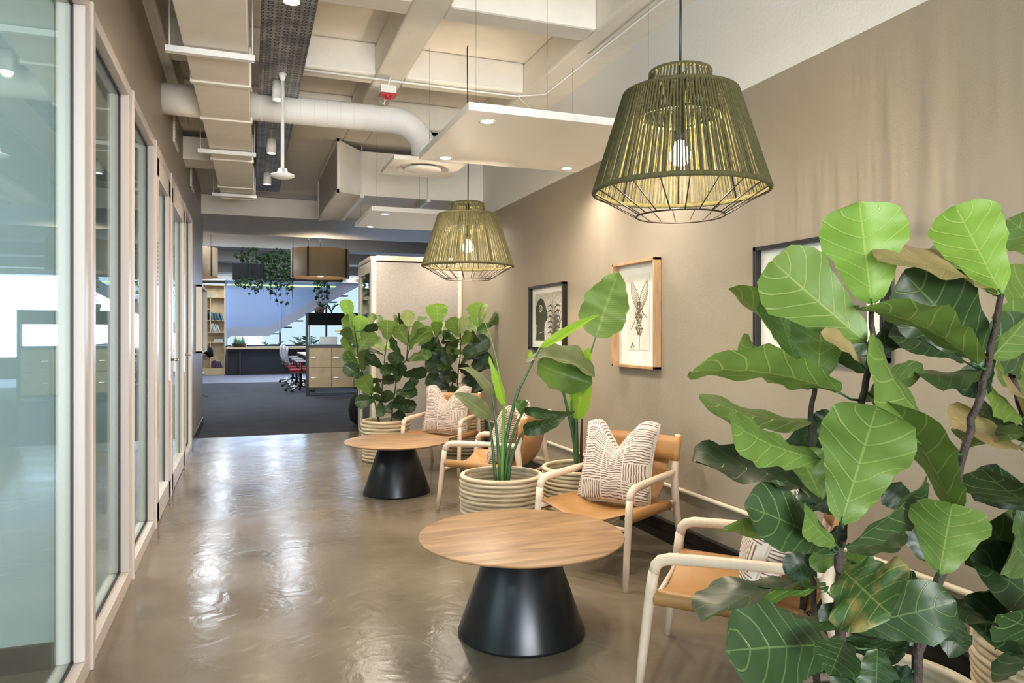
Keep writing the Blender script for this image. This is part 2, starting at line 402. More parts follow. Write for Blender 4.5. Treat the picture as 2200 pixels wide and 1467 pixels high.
M['floor'] = floor_mat(); M['carpet'] = carpet_mat(); M['glass'] = glass_mat()

# ------------------------------------------------------------ the setting
XR, XL = 2.49, -.56
struct(MB().box(-5, XR+.1, -4, 9.78, -.1, 0).build('floor', M['floor']), 'polished grey brown screed floor')
struct(MB().box(-9, 9, 9.78, 27, -.1, 0).build('floor_carpet', M['carpet']), 'charcoal office carpet beyond the screed')
wr = struct(MB().box(XR, XR+.12, -4, 9.8, 0, 2.591).build('wall_right', M['taupe']))
MB().box(XR, XR+.12, -4, 9.8, 2.591, 3.66).build('upper_wall', M['upper'], wr)
# coffered ceiling: a slab with ribs that hang below it
ZS, ZT = 3.256, 3.50
c = MB(); c.box(-1.0, 2.61, -4, 7.6, ZT, ZT+.1)
for x0, x1 in ((-1.0, -.50), (-.285, -.045), (.933, 1.161), (2.136, 2.61)): c.box(x0, x1, -4, 7.6, ZS, ZT)
for x0, x1 in ((-.50, -.285), (-.045, .933), (1.161, 2.136)):
    y = 5.565-1.32*7
    while y < 7.4:
        if y > -4: c.box(x0, x1, y, y+.21, ZS, ZT)
        y += 1.32
    c.box(x0, x1, 6.95, 7.6, ZS, ZT)
ce = struct(c.build('ceiling', M['ceil'], bevel=.018))
struct(MB().box(-1.0, 4.5, 7.6, 10.9, ZS+.03, ZS+.2).build('ceiling_flat', M['ceil']))
b = MB().box(-1.0, 5.0, 10.95, 13.1, 2.95, ZS-.03)
struct(b.build('ceiling_beam', M['ceil']), 'deep painted concrete beam across the ceiling')
c = MB().box(-9, 9, 10.9, 26, 3.22, 3.35)
for y in (15.2, 18.2, 21.6): c.box(-9, 9, y, y+.5, 2.97, 3.22)
c.box(-9, 9, 24.0, 25.2, 2.95, 3.22)
struct(c.build('ceiling_office', M['greyceil']))
c = MB().box(-9.1, -9, 9.7, 26, 0, 3.3); struct(c.build('wall_office_left', M['upper']))
c = MB().box(9, 9.1, 9.7, 26, 0, 3.3); struct(c.build('wall_office_right', M['upper']))
c = MB().box(XR, 9, 9.8, 9.9, 0, 3.3); struct(c.build('wall_office_front', M['upper']))
# end wall of the office: dark apron below the glazing, wall at the right
c = MB().box(-9, 9, 25.1, 25.2, 0, .85)
struct(c.build('wall_back', M['dgrey']))
struct(MB().box(4.15, 9, 25.0, 25.12, .85, 2.95).build('wall_back_right', M['upper']))
wf = MB()
for x in (-9, -5, -2.6, -.6, 1.07, 2.55, 4.1): wf.box(x-.03, x+.03, 25.1, 25.18, .85, 2.95)
wf.box(-9, 4.1, 25.1, 25.18, .85, .91); wf.box(-9, 4.1, 25.1, 25.18, 2.88, 2.95)
w1 = struct(wf.build('window_1', M['black']), 'wide office glazing with thin black mullions')
gl = MB().box(-9, 4.1, 25.13, 25.14, .9, 2.9).build('glass', M['glass'], w1)

# pipe along the right wall, black skirting
t = struct(MB().box(XR-.022, XR, -4, 8.58, 0, .118).build('baseboard_right', M['baseb'], bevel=.004), 'black skirting along the taupe wall')
MB().box(XR-.034, XR, -4, 8.58, .118, .128).build('ledge', M['baseb'], t); MB().box(XR-.034, XR, -4, 8.58, 0, .05).build('plinth', M['baseb'], t)
pp = tag(MB().tube([(XR-.022, -4, .352), (XR-.022, 2, .353), (XR-.022, 8.58, .35)], .0135, 12).build('wall_pipe', M['podframe']), 'slim cream pipe running low along the taupe wall', 'pipe')
for y in (1.2, 2.7, 4.9, 7.0): MB().box(XR-.03, XR, y-.012, y+.012, .338, .366).build('pipe_clip', M['podframe'], pp)

# ------------------------------------------------------------ left partition: white aluminium frames, glass, two doors
wl = MB()
wl.box(-.70, XL-.012, -4, 11.45, 2.578, 3.3); wl.box(-.70, XL-.012, 8.98, 11.25, 0, 2.578)
wl = struct(wl.build('wall_left', M['taupe']))
MB().lathe([(.07, 0), (.07, 3.3)], (-.638, 11.25, 0), 24).build('rounded_end', M['taupe'], wl)
bl = MB().box(-.70, XL+.004, 8.98, 11.25, 0, .11); bl.lathe([(.078, 0), (.078, .11), (0, .11)], (-.638, 11.25, 0), 24)
struct(bl.build('baseboard_left', M['black']), 'black skirting on the short taupe wall')
def frame(y0, y1, name, side=.06, zb=.075, zt=2.52, door=False):
    X0, X1 = -.655, XL
    m = MB(); m.box(X0, X1, y0, y1, zt, 2.578); m.box(X0, X1, y0, y1, 0, zb)
    m.box(X0, X1, y0, y0+side, zb, zt); m.box(X0, X1, y1-side, y1, zb, zt)
    m.box(X0-.01, X1+.010, y0, y0+.022, 0, 2.578)
    o = struct(m.build(name, M['frame'], bevel=.003))
    g = MB()
    a0, a1 = y0+side, y1-side
    g.box(-.606, -.598, a0, a0+.012, zb, zt); g.box(-.606, -.598, a1-.012, a1, zb, zt)
    g.box(-.606, -.598, a0, a1, zb, zb+.012); g.box(-.606, -.598, a0, a1, zt-.012, zt)
    if not door: g.build('gasket', M['gasket'], o)
    if not door: MB().box(-.610, -.604, a0, a1, zb, zt).build('glass', M['glass'], o)
    return o
frame(-2.2, 3.20, 'window_2', .10)
frame(3.20, 4.30, 'window_3', .11)
frame(4.30, 5.36, 'window_4', .08)
def door(y0, y1, name, hy, text=False):
    fr = frame(y0, y1, name, .045, 0.004, 2.5, True)
    m = MB(); X0, X1 = -.635, XL+.004
    a0, a1, z0, z1 = y0+.05, y1-.05, .012, 2.49; s = .13
    m.box(X0, X1, a0, a0+s, z0, z1); m.box(X0, X1, a1-s, a1, z0, z1); m.box(X0, X1, a0, a1, z0, z0+.14); m.box(X0, X1, a0, a1, z1-s, z1)
    lf = m.build('door_leaf', M['frame'], fr, bevel=.004)
    MB().box(-.60, -.594, a0+s, a1-s, z0+.14, z1-s).build('door_glass', M['glass'], fr)
    g = MB(); g.box(-.592, -.586, a0+s, a0+s+.014, z0+.14, z1-s).box(-.592, -.586, a1-s-.014, a1-s, z0+.14, z1-s); g.build('door_gasket', M['gasket'], fr)
    MB().box(X1, X1+.008, hy-.022, hy+.022, .93, 1.16).build('handle_plate', M['chrome'], fr)
    h = MB(); h.tube([(X1, hy, 1.09), (X1+.045, hy, 1.09), (X1+.055, hy-.012, 1.09), (X1+.055, hy-.12, 1.09)], .010, 12); h.build('door_handle', M['chrome'], fr)
    if text:
        d = MB()
        for k in range(11): d.box(X1+.001, X1+.002, a0+.04+(k % 3)*.004, a0+.065, 1.62+k*.028, 1.636+k*.028)
        d.build('door_lettering', M['inkmid'], fr)
    return fr
door(5.36, 6.42, 'door_1', 6.30, True)
door(6.42, 7.85, 'door_2', 7.75)
frame(7.85, 8.98, 'window_5', .12)
# rooms behind the partition
struct(MB().box(-4.6, -.70, 3.28, 3.36, 0, 2.7).build('wall_inner', M['inner']), 'pale partition between the two glazed rooms')
struct(MB().box(-4.6, -.70, 3.262, 3.28, 0, .1).build('baseboard_inner', M['baseb']))
struct(MB().box(-4.7, -4.6, -4, 9.2, 0, 2.7).build('wall_meeting_room', M['inner']))
struct(MB().box(-4.7, -.70, 9.1, 9.2, 0, 2.7).build('wall_meeting_end', M['inner']))
struct(MB().box(-4.7, -.70, -4, 9.2, 2.7, 2.8).build('ceiling_meeting_room', M['inner']))
area('meeting_room_ceiling_light', (-2.6, 6.0, 2.66), (0, 0, 0), 1.2, 1.2, 90, (.92, 1, .97))
cb = thing('storage_cabinet', 'low cream cabinet with a dark grey worktop behind the second glass pane', 'cabinet', (-1.75, 6.6, 0))
MB().box(-.35, .35, -.8, .8, .06, .68).build('cabinet_body', M['podframe'], cb); MB().box(-.4, .4, -.85, .85, .68, .73).build('worktop', M['dgrey'], cb)
MB().box(-.32, .32, -.77, .77, 0, .06).build('plinth', M['black'], cb)
# framed plywood noticeboard on the end of the left wall
nb = thing('noticeboard', 'shallow plywood box shelf on the end of the left wall', 'noticeboard', (XL-.008, 10.3, 1.47))
m = MB(); m.box(0, .075, -.62, -.59, -.42, .42).box(0, .075, .59, .62, -.42, .42).box(0, .075, -.62, .62, .39, .42).box(0, .075, -.62, .62, -.42, -.39)
m.build('box_frame', M['white'], nb, bevel=.004); MB().box(0, .02, -.59, .59, -.39, .39).build('plywood_back', M['ply'], nb)
for i, (y, z) in enumerate(((6.95, 3.02), (9.0, 3.03))):
    v = thing('wall_vent', ['white louvred vent high on the left wall, nearer one', 'white louvred vent high on the left wall, farther one'][i], 'vent', (XL-.012, y, z))
    MB().box(0, .015, -.2, .2, -.11, .11).build('vent_frame', M['white'], v, bevel=.003); MB().box(.015, .018, -.17, .17, -.08, .08).build('grille', M['grille'], v)

# ------------------------------------------------------------ services under the ceiling
# long rectangular supply duct
dk = thing('supply_duct', 'long cream rectangular air duct under the ceiling beside the left wall', 'duct', (0, 0, 2.9))
m = MB()
XA = lambda y: -.3815+.0128*y; XB = lambda y: -.054+.0158*y
m.add([(XA(-1), -1, 0), (XB(-1), -1, 0), (XB(9.35), 9.35, 0), (XA(9.35), 9.35, 0), (XA(-1), -1, .24), (XB(-1), -1, .24), (XB(9.35), 9.35, .24), (XA(9.35), 9.35, .24)],
      [(3,2,1,0),(4,5,6,7),(0,1,5,4),(1,2,6,5),(2,3,7,6),(3,0,4,7)])
m.build('duct_body', M['ceil'], dk, bevel=.006)
for y in (3.0, 5.05, 5.9, 7.25, 8.6, 9.3):
    a, q = XA(y), XB(y)
    MB().box(a-.012, q+.012, y-.02, y+.02, -.012, .252).build('duct_flange', M['ceil'], dk, bevel=.003)
for y in (2.1, 4.45, 6.85, 8.95):
    a, q = XA(y)-.09, XB(y)+.035
    hg = MB().box(a, q, y-.02, y+.02, -.045, -.012)
    hg.tube([(a+.02, y, -.05), (a+.02, y, .36)], .004, 6); hg.tube([(q-.012, y, -.05), (q-.012, y, .36)], .004, 6)
    hg.build('duct_hanger', M['white'], dk)
for i, (kind, y, r) in enumerate((('r', 5.95, .115), ('s', 8.0, .11))):
    m = MB()
    if kind == 'r': m.tube([(XL-.012, y, 3.03), (-.30, y, 3.03)], r, 28)
    else: m.box(XL-.012, -.26, y-.2, y+.2, 3.0, 3.22)
    tag(m.build('branch_duct', M['ceil']), ['round stub duct between the left wall and the long duct', 'square stub duct between the left wall and the long duct'][i], 'duct')
tag(MB().tube([(XL-.012, 4.1, 3.12), (-.34, 4.1, 3.12)], .022, 14).tube([(XL-.012, 4.22, 3.16), (-.34, 4.22, 3.16)], .012, 10).build('service_pipe', M['ceil']), 'thin pipes crossing from the left wall to the long duct', 'pipe')
# round spiral duct with its elbow
rd = thing('spiral_duct', 'round white spiral duct that bends down to the square diffuser', 'duct', (0, 5.92, 3.03))
path = [(.04, 0, 0), (.5, 0, 0), (1.13, 0, 0)]+[(1.13+.26*math.sin(a), 0, -.26+.26*math.cos(a)) for a in [PI/2*k/8 for k in range(1, 9)]]+[(1.39, 0, -.345)]
MB().tube(path, .105, 36).build('duct_body', M['white'], rd)
for k in range(11): MB().tube([(.12+k*.1+.018*math.cos(a), .1065*math.cos(a), .1065*math.sin(a)) for a in [2*PI*j/28 for j in range(28)]], .002, 6, closed=True).build('spiral_seam', M['white'], rd)
for k in (2, 4, 6):
    a = PI/2*k/8; cx, cz = 1.13+.26*math.sin(a), -.26+.26*math.cos(a)
    MB().tube([(cx+.1065*math.sin(t_)*math.sin(a), .1065*math.cos(t_), cz+.1065*math.sin(t_)*math.cos(a)) for t_ in [2*PI*j/28 for j in range(28)]], .0022, 6, closed=True).build('elbow_seam', M['white'], rd)
MB().tube([(.7, .0, .11), (.95, .02, .108), (1.15, .02, .112), (1.33, .03, .05), (1.45, .03, -.05), (1.485, .03, -.16), (1.49, .03, -.3)], .003, 6).build('control_cable', M['black'], rd)
MB().tube([(1.06, 0, .10), (1.06, 0, .23)], .004, 6).build('hanger_rod', M['white'], rd)
# square ceiling diffuser
df = thing('air_diffuser', 'square white diffuser with a round disc hanging below the spiral duct', 'diffuser', (1.375, 5.92, 2.65))
m = MB(); n = 48; R_ = .215
vs = []; fs = []
for k in range(n):
    a = 2*PI*k/n; ca, sa = math.cos(a), math.sin(a); s_ = .292/max(abs(ca), abs(sa))
    vs += [(s_*ca, s_*sa, 0), (R_*ca, R_*sa, 0), (.19*ca, .19*sa, .03), (s_*ca, s_*sa, .03)]
for k in range(n):
    a = 4*k; q = 4*((k+1) % n); fs += [(a, q, q+1, a+1), (a+1, q+1, q+2, a+2), (a+2, q+2, q+3, a+3), (a+3, q+3, q, a)]
m.add(vs, fs); m.build('diffuser_plate', M['white'], df)
MB().lathe([(.105, .035), (.19, .03)], n=48).build('throat', M['chrome'], df)
MB().lathe([(0, -.012), (.14, -.012), (.158, -.006), (.15, .006), (0, .010)], n=48).build('disc', M['white'], df)
# perforated cable tray with cylinder downlights under it
tr = thing('cable_tray', 'perforated grey steel cable tray running along the ceiling', 'cable tray', (0, 0, 3.1))
TA = lambda y: .058+.0062*y; TB = lambda y: .345+.0062*y
for y0, y1 in ((-1, 2.9), (2.9, 5.0), (5.0, 7.4), (7.4, 9.8)):
    m = MB(); vs = [(TA(y0), y0, 0), (TB(y0), y0, 0), (TB(y1), y1, 0), (TA(y1), y1, 0)]
    m.add(vs+[(a, q, z+.002) for a, q, z in vs], [(3,2,1,0),(4,5,6,7),(0,1,5,4),(1,2,6,5),(2,3,7,6),(3,0,4,7)])
    m.uv = [((a-TA(q))/.287*6, q*21) for a, q, z in m.v]
    m.build('tray_section', M['tray'], tr, fix=True)
m = MB()
for fn in (TA, TB): m.bar((fn(-1), -1, .022), (fn(9.8), 9.8, .022), .003, .044)
m.build('tray_sides', M['steel'], tr)
lab = ['cylinder spotlight under the cable tray, nearest and cut by the top edge', 'cylinder spotlight under the cable tray just in front of the round duct', 'cylinder spotlight under the tray just behind the round duct', 'cylinder spotlight at the far end of the cable tray']
cyl0 = None
for i, y in enumerate((3.85, 5.50, 7.16, 8.68)):
    if cyl0 is None:
        o = cyl0 = thing('cylinder_spotlight', lab[0], 'spotlight', (.22, y, 3.1), group='cylinder spotlights under the tray')
        MB().lathe([(0, 0), (.043, 0), (.043, -.13), (.039, -.13), (.037, -.10)], n=32).build('spot_housing', M['white'], o)
        MB().lathe([(0, -.118), (.038, -.118), (.038, -.112), (0, -.112)], n=32).build('spot_lens', M['emL'], o)
    else:
        o = copy_tree(cyl0); o.location = (.22+.004*i, y, 3.1); o['label'] = lab[i]
    spot('spot_beam', (.22, y, 2.965), 45, WARM, 150, 1, .03)
se = thing('ceiling_sensor', 'white sensor disc on a long stem hanging from the cable tray', 'sensor', (.243, 5.32, 3.1))
MB().tube([(0, 0, 0), (0, 0, -.68)], .012, 12).build('stem', M['white'], se)
MB().lathe([(0, 0), (.03, 0), (.02, -.03), (.012, -.05)], n=20).build('ceiling_cup', M['white'], se)
MB().lathe([(0, -.66), (.03, -.66), (.035, -.685), (.078, -.70), (.08, -.712), (.05, -.725), (0, -.728)], n=36).build('sensor_disc', M['white'], se)
# fire alarm
fa = thing('fire_alarm', 'small red and white alarm sounder hanging from the ceiling rib', 'alarm', (1.02, 5.56, 3.12))
MB().box(-.06, .06, -.04, .04, 0, .06).build('alarm_box', M['white'], fa, bevel=.006)
MB().box(-.062, .062, -.045, .045, -.018, 0).build('alarm_base', M['red'], fa, bevel=.004)
MB().lathe([(0, -.04), (.022, -.04), (.026, -.018)], n=20).build('alarm_horn', M['red'], fa)
MB().tube([(0, 0, .06), (.01, 0, .09), (.03, 0, .155)], .006, 8).build('bracket', M['white'], fa)
MB().tube([(0, .02, 0), (-.02, .06, -.06), (-.05, .1, -.02)], .005, 8).build('alarm_cable', M['white'], fa)
# surface conduits
m = MB(); m.tube([(.375, 5.60, ZS-.012), (1.0, 5.61, ZS-.014), (2.1, 5.63, ZS-.012), (2.30, 5.5, ZS-.012), (2.30, 3.0, ZS-.012), (2.31, .2, ZS-.012)], .008, 8)
m.tube([(2.1, 5.63, ZS-.010), (2.33, 5.9, ZS-.010), (2.34, 7.4, ZS-.010)], .006, 8); m.tube([(2.24, .2, ZS-.008), (2.25, 4.6, ZS-.008)], .005, 8)
tag(m.build('surface_conduit', M['white']), 'white painted cable conduit fixed under the ceiling ribs', 'conduit')
# big air handling duct with a grille at its left end
ac = thing('return_air_duct', 'large boxed air duct with a grille on its left end, below the beam', 'duct', (0, 0, 0))
m = MB(); x0 = 1.14; m.box(x0, XR, 7.78, 9.4, 2.75, 3.215)
F = lambda x, a, q, e: [(x, a, 2.75-e), (x, q, 2.75-e), (x, q, 3.215+e), (x, a, 3.215+e)]
m.add(F(.885, 7.5, 9.55, .03)+F(x0, 7.78, 9.4, 0), [(0,1,5,4),(1,2,6,5),(2,3,7,6),(3,0,4,7),(0,3,2,1)])
m.build('duct_body', M['ceil'], ac)
MB().box(.865, .885, 7.48, 9.57, 2.71, 2.745).box(.865, .885, 7.48, 9.57, 3.22, 3.255).box(.865, .885, 7.48, 7.51, 2.71, 3.25).box(.865, .885, 9.54, 9.57, 2.71, 3.25).build('grille_frame', M['ceil'], ac)
MB().box(.872, .88, 7.51, 9.54, 2.745, 3.22).build('grille', M['grille'], ac)
for x in (1.15, 1.86):
    m = MB().box(x-.02, x+.02, 7.72, 9.46, 2.715, 2.75); m.tube([(x, 7.745, 2.72), (x, 7.745, 3.28)], .006, 8); m.build('support_bracket', M['white'], ac)
# suspended square light panels
PL = [((1.13, 3.775), 'square white ceiling panel with four round downlights, nearest one'), ((1.165, 7.2), 'square white ceiling panel with four round downlights, above the second pendant')]
p0 = None
for i, ((x, y), lb) in enumerate(PL):
    if p0 is None:
        o = p0 = thing('light_panel', lb, 'light panel', (x, y, 2.5), group='suspended light panels')
        m = MB(); m.box(0, 1.2, 0, 1.2, 0, .045); m.build('panel', M['white'], o, bevel=.002)
        for ax in (.16, 1.07):
            for ay in (.17, 1.09):
                d = MB().lathe([(.036, -.004), (.048, -.004), (.05, .0), (.036, 0)], (ax, ay, 0), 32).build('downlight', M['white'], o)
                MB().lathe([(0, -.002), (.037, -.002), (.037, .004), (0, .004)], (ax, ay, 0), 32).build('lens', M['emL'], d)
    else:
        o = copy_tree(p0); o.location = (x, y, 2.5); o['label'] = lb
    for a_, q_, t_ in ((.06, .06, .80 if i else .76), (1.14, .06, .80 if i else .76), (.06, 1.14, .21 if i else .76), (1.14, 1.14, .21 if i else .76), (.5, .10, .78)): MB().tube([(a_, q_, .04), (a_, q_, t_)], .0012, 5).build('suspension_wire', M['steel'], o)
    for ax in (.16, 1.07):
        for ay in (.17, 1.09):
            spot('downlight_beam', (x+ax, y+ay, 2.488), 36, NEUT, 160, 1, .06)

# ------------------------------------------------------------ rope pendants
def ring(m, r, z, tr_, n=64, k=8): m.tube([(r*math.cos(2*PI*i/n), r*math.sin(2*PI*i/n), z) for i in range(n)], tr_, k, closed=True); return m
PS = 1.152
def pendant(loc, label, cordtop):
    o = thing('pendant_lamp', label, 'pendant lamp', loc, group='olive rope pendant lamps')
    R0, R1, H = .30, .195, .335; o.scale = (PS,)*3; cordtop = loc[2]+(cordtop-loc[2])/PS
    m = MB(); N = 132; rr = random.Random(3)
    for i in range(N):
        a = 2*PI*i/N; j = rr.uniform(-.018, .018); q = rr.uniform(.0032, .0048)
        m.tube([((R0+.004)*math.cos(a+j), (R0+.004)*math.sin(a+j), 0), ((R1+.003)*math.cos(a-j*.4), (R1+.003)*math.sin(a-j*.4), H)], q, 5, cap=False)
    ring(m, R0, 0, .0095); ring(m, R1, H, .008)
    m.build('rope_shade', M['rope'], o)
    m = MB(); N = 54
    for i in range(N):
        a = 2*PI*i/N; j = rr.uniform(-.03, .03)
        m.tube([(.142*math.cos(a), .142*math.sin(a), H-.075), (.102*math.cos(a+j), .102*math.sin(a+j), H+.078)], .0036, 5, cap=False)
    for i in range(70):
        a = 2*PI*i/70
        m.tube([(.142*math.cos(a), .142*math.sin(a), H-.075), (R1*math.cos(a), R1*math.sin(a), H)], .0034, 5, cap=False)
    ring(m, .142, H-.075, .006); ring(m, .102, H+.078, .008)
    m.build('rope_crown', M['rope'], o)
    m = MB()
    for i in range(8):
        a = 2*PI*(i+.3)/8; m.tube([(.296*math.cos(a), .296*math.sin(a), 0), (.191*math.cos(a), .191*math.sin(a), H)], .0028, 6)
    ring(m, .152, -.088, .0032)
    for i in range(20):
        a = 2*PI*(i+.5)/20; m.tube([(.298*math.cos(a), .298*math.sin(a), -.004), (.152*math.cos(a), .152*math.sin(a), -.088)], .0022, 6)
    for i in range(3):
        a = 2*PI*i/3+.4; m.tube([(.102*math.cos(a), .102*math.sin(a), H+.078), (0, 0, H+.07)], .0025, 6)
    m.build('wire_cage', M['wire'], o)
    MB().tube([(0, 0, H+.05), (.002, 0, H+.3), (-.004, 0, cordtop-loc[2]-.02), (0, 0, cordtop-loc[2])], .0042, 8).build('cord', M['black'], o)
    MB().lathe([(0, H+.08), (.014, H+.078), (.017, .215), (.022, .21), (.020, .175), (0, .175)], n=20).build('lamp_holder', M['black'], o)
    MB().lathe([(0, .088)]+[(.037*math.sin(t), .125-.037*math.cos(t)) for t in [PI*k/14 for k in range(1, 12)]]+[(.015, .175), (0, .176)], n=24).build('bulb', M['emB'], o)
    b = point('pendant_bulb', (loc[0], loc[1], loc[2]+.144), 68, (1, .80, .57), .054)
    return o
pendant((1.650, 2.540, 1.872), 'olive rope pendant lamp in the foreground, the larger one at upper right', ZT)
pendant((1.602, 5.375, 1.812), 'olive rope pendant lamp farther back, in front of the felt booth', ZT)

# ------------------------------------------------------------ coffee tables
def ctable(loc, r, h, rb, rt, label):
    o = thing('coffee_table', label, 'table', loc, group='round coffee tables')
    MB().lathe([(0, h-.022), (r-.045, h-.022), (r-.006, h-.010), (r, h-.004), (r-.001, h-.001), (r-.004, h), (0, h)], n=96).build('table_top', M['table'], o)
    MB().lathe([(0, 0), (rb-.004, 0), (rb, .006), (rb, .012), (rt+.003, h-.026), (rt, h-.0225), (0, h-.0225)], n=80).build('cone_base', M['cone'], o)
    return o
ctable((1.133, 2.985, 0), .447, .4225, .276, .135, 'round wooden coffee table on a black cone base, in the foreground')
ctable((1.162, 5.93, 0), .425, .4225, .272, .135, 'round wooden coffee table on a black cone base, farther from the camera')

# ------------------------------------------------------------ armchairs (local: +y is forward)
def chair_proto(label):
    o = thing('armchair', label, 'armchair', group='tan leather and pale ash armchairs')
    for s in (-1, 1):
        MB().tube([(s*.283, .318, 0), (s*.281, .30, .15), (s*.279, .272, .38), (s*.278, .262, .445)], [.015, .0175, .0195, .020], 14).build('leg', M['wood'], o)
        pth = [(s*.278, .262, .440), (s*.278, .255, .468), (s*.277, .238, .486), (s*.276, .205, .496), (s*.272, .10, .500), (s*.266, -.08, .503), (s*.262, -.245, .504), (s*.258, -.292, .502)]
        MB().tube(pth, [.0195, .0205, .0215, .0215, .0205, .0195, .0185, .017], 14).build('armrest', M['wood'], o)
        MB().tube([(s*.262, -.415, 0), (s*.262, -.365, .17), (s*.262, -.322, .34), (s*.261, -.306, .48), (s*.260, -.325, .58), (s*.259, -.362, .712)], [.015, .018, .0215, .0225, .019, .0165], 14).build('leg', M['wood'], o)
        MB().tube([(s*.272, .275, .352), (s*.262, 0, .342), (s*.255, -.325, .330)], .017, 12).build('side_rail', M['wood'], o)
    MB().tube([(-.27, .281, .300), (.27, .281, .300)], .011, 10).build('front_stretcher', M['wood'], o)
    MB().tube([(-.255, -.330, .285), (.255, -.330, .285)], .011, 10).build('back_stretcher', M['wood'], o)
    # leather sling seat wrapped round both side rails
    prof = []
    for k in range(9): a = -PI*.75+PI*1.25*k/8; prof.append((-.262-.025*math.cos(a-PI*.5+PI*.5)*1.0, .025*math.sin(a)))
    W = []
    for k in range(0, 7):  # left rail wrap, from under inside, out and over
        a = math.radians(-60-40*k+0); W.append((-.263+.027*math.cos(a), .027*math.sin(a)))
    inner = [(-.20, .010), (-.13, -.012), (-.06, -.024), (0, -.028), (.06, -.024), (.13, -.012), (.20, .010)]
    pr = W+inner+[(-x, z) for x, z in W[::-1]]
    ys = [.262, .255, .18, .08, -.02, -.12, -.22]
    vs = []; fs = []; n = len(pr)
    for i, y in enumerate(ys):
        dz = -.003 if i == 0 else 0
        zr = .352+(y-.275)*.035
        sx = 1.0+(y-.0)*.055
        for x, z in pr: vs.append((x*sx, y, zr+z+dz+(-.012*(1-(x/.26)**2) if i in (0, 1) and abs(x) < .25 else 0)))
    for i in range(len(ys)-1):
        for k in range(n-1): fs.append((i*n+k, i*n+k+1, (i+1)*n+k+1, (i+1)*n+k))
    st_ = MB().add(vs, fs, True).build('seat_sling', M['leather'], o)
    md = st_.modifiers.new('thick', 'SOLIDIFY'); md.thickness = .004; md.offset = 0
    # back sling wrapped round the two posts
    rows = [(.705, 1.0, -.360), (.66, 1.0, -.347), (.61, 1.0, -.334), (.568, 1.0, -.324)]
    vs = []; fs = []
    Wb = []
    for k in range(8):
        a = math.radians(-35-38*k); Wb.append((-.2600+.0215*math.cos(a)*1, .0215*math.sin(a)))
    innb = [(-.20, .012), (-.12, -.004), (0, -.012), (.12, -.004), (.20, .012)]
    prb = Wb+innb+[(-x, y) for x, y in Wb[::-1]]; n = len(prb)
    for z, s, y0 in rows:
        for x, y in prb: vs.append((x*s, y0+y, z))
    for i in range(len(rows)-1):
        for k in range(n-1): fs.append((i*n+k, i*n+k+1, (i+1)*n+k+1, (i+1)*n+k))
    bk = MB().add(vs, fs, True)
    v2 = []; f2 = []; cols = [-1, -.6, -.2, .2, .6, 1]
    for z, wd, y0 in ((.575, .215, -.336), (.50, .208, -.322), (.42, .195, -.30), (.36, .175, -.272), (.325, .155, -.235)):
        for c_ in cols: v2.append((c_*wd, y0-.010*(1-c_*c_), z))
    for i in range(4):
        for k in range(5): f2.append((i*6+k, i*6+k+1, (i+1)*6+k+1, (i+1)*6+k))
    bk.add(v2, f2, True)
    bo = bk.build('back_sling', M['leather'], o); md = bo.modifiers.new('thick', 'SOLIDIFY'); md.thickness = .004; md.offset = 0
    MB().tube([(-.15, -.24, .33), (-.25, -.34, .27)], .003, 6).tube([(.15, -.24, .33), (.25, -.34, .27)], .003, 6).tube([(-.15, -.24, .33), (.15, -.24, .33)], .004, 6).build('tension_cord', M['black'], o)
    return o
CH = [((1.757, 2.314), 137.4, 'armchair in the foreground, partly hidden behind the large ficus leaves'),
      ((1.905, 3.660), 212.8, 'armchair facing the camera beside the foreground coffee table'),
      ((1.749, 5.205), 137.1, 'armchair seen from its side behind the basket with the strelitzia'),
      ((1.749, 6.735), 234.3, 'farthest armchair, beside the far coffee table and the felt booth')]
CHL = ['tan leather '+c[2] for c in CH]
def place(o, i):
    o.location = (*CH[i][0], 0); o.rotation_euler = (0, 0, math.radians(CH[i][1]-90)); o['label'] = CHL[i]
ch0 = chair_proto(CHL[0]); place(ch0, 0)
for i in (1, 2, 3): place(copy_tree(ch0), i)

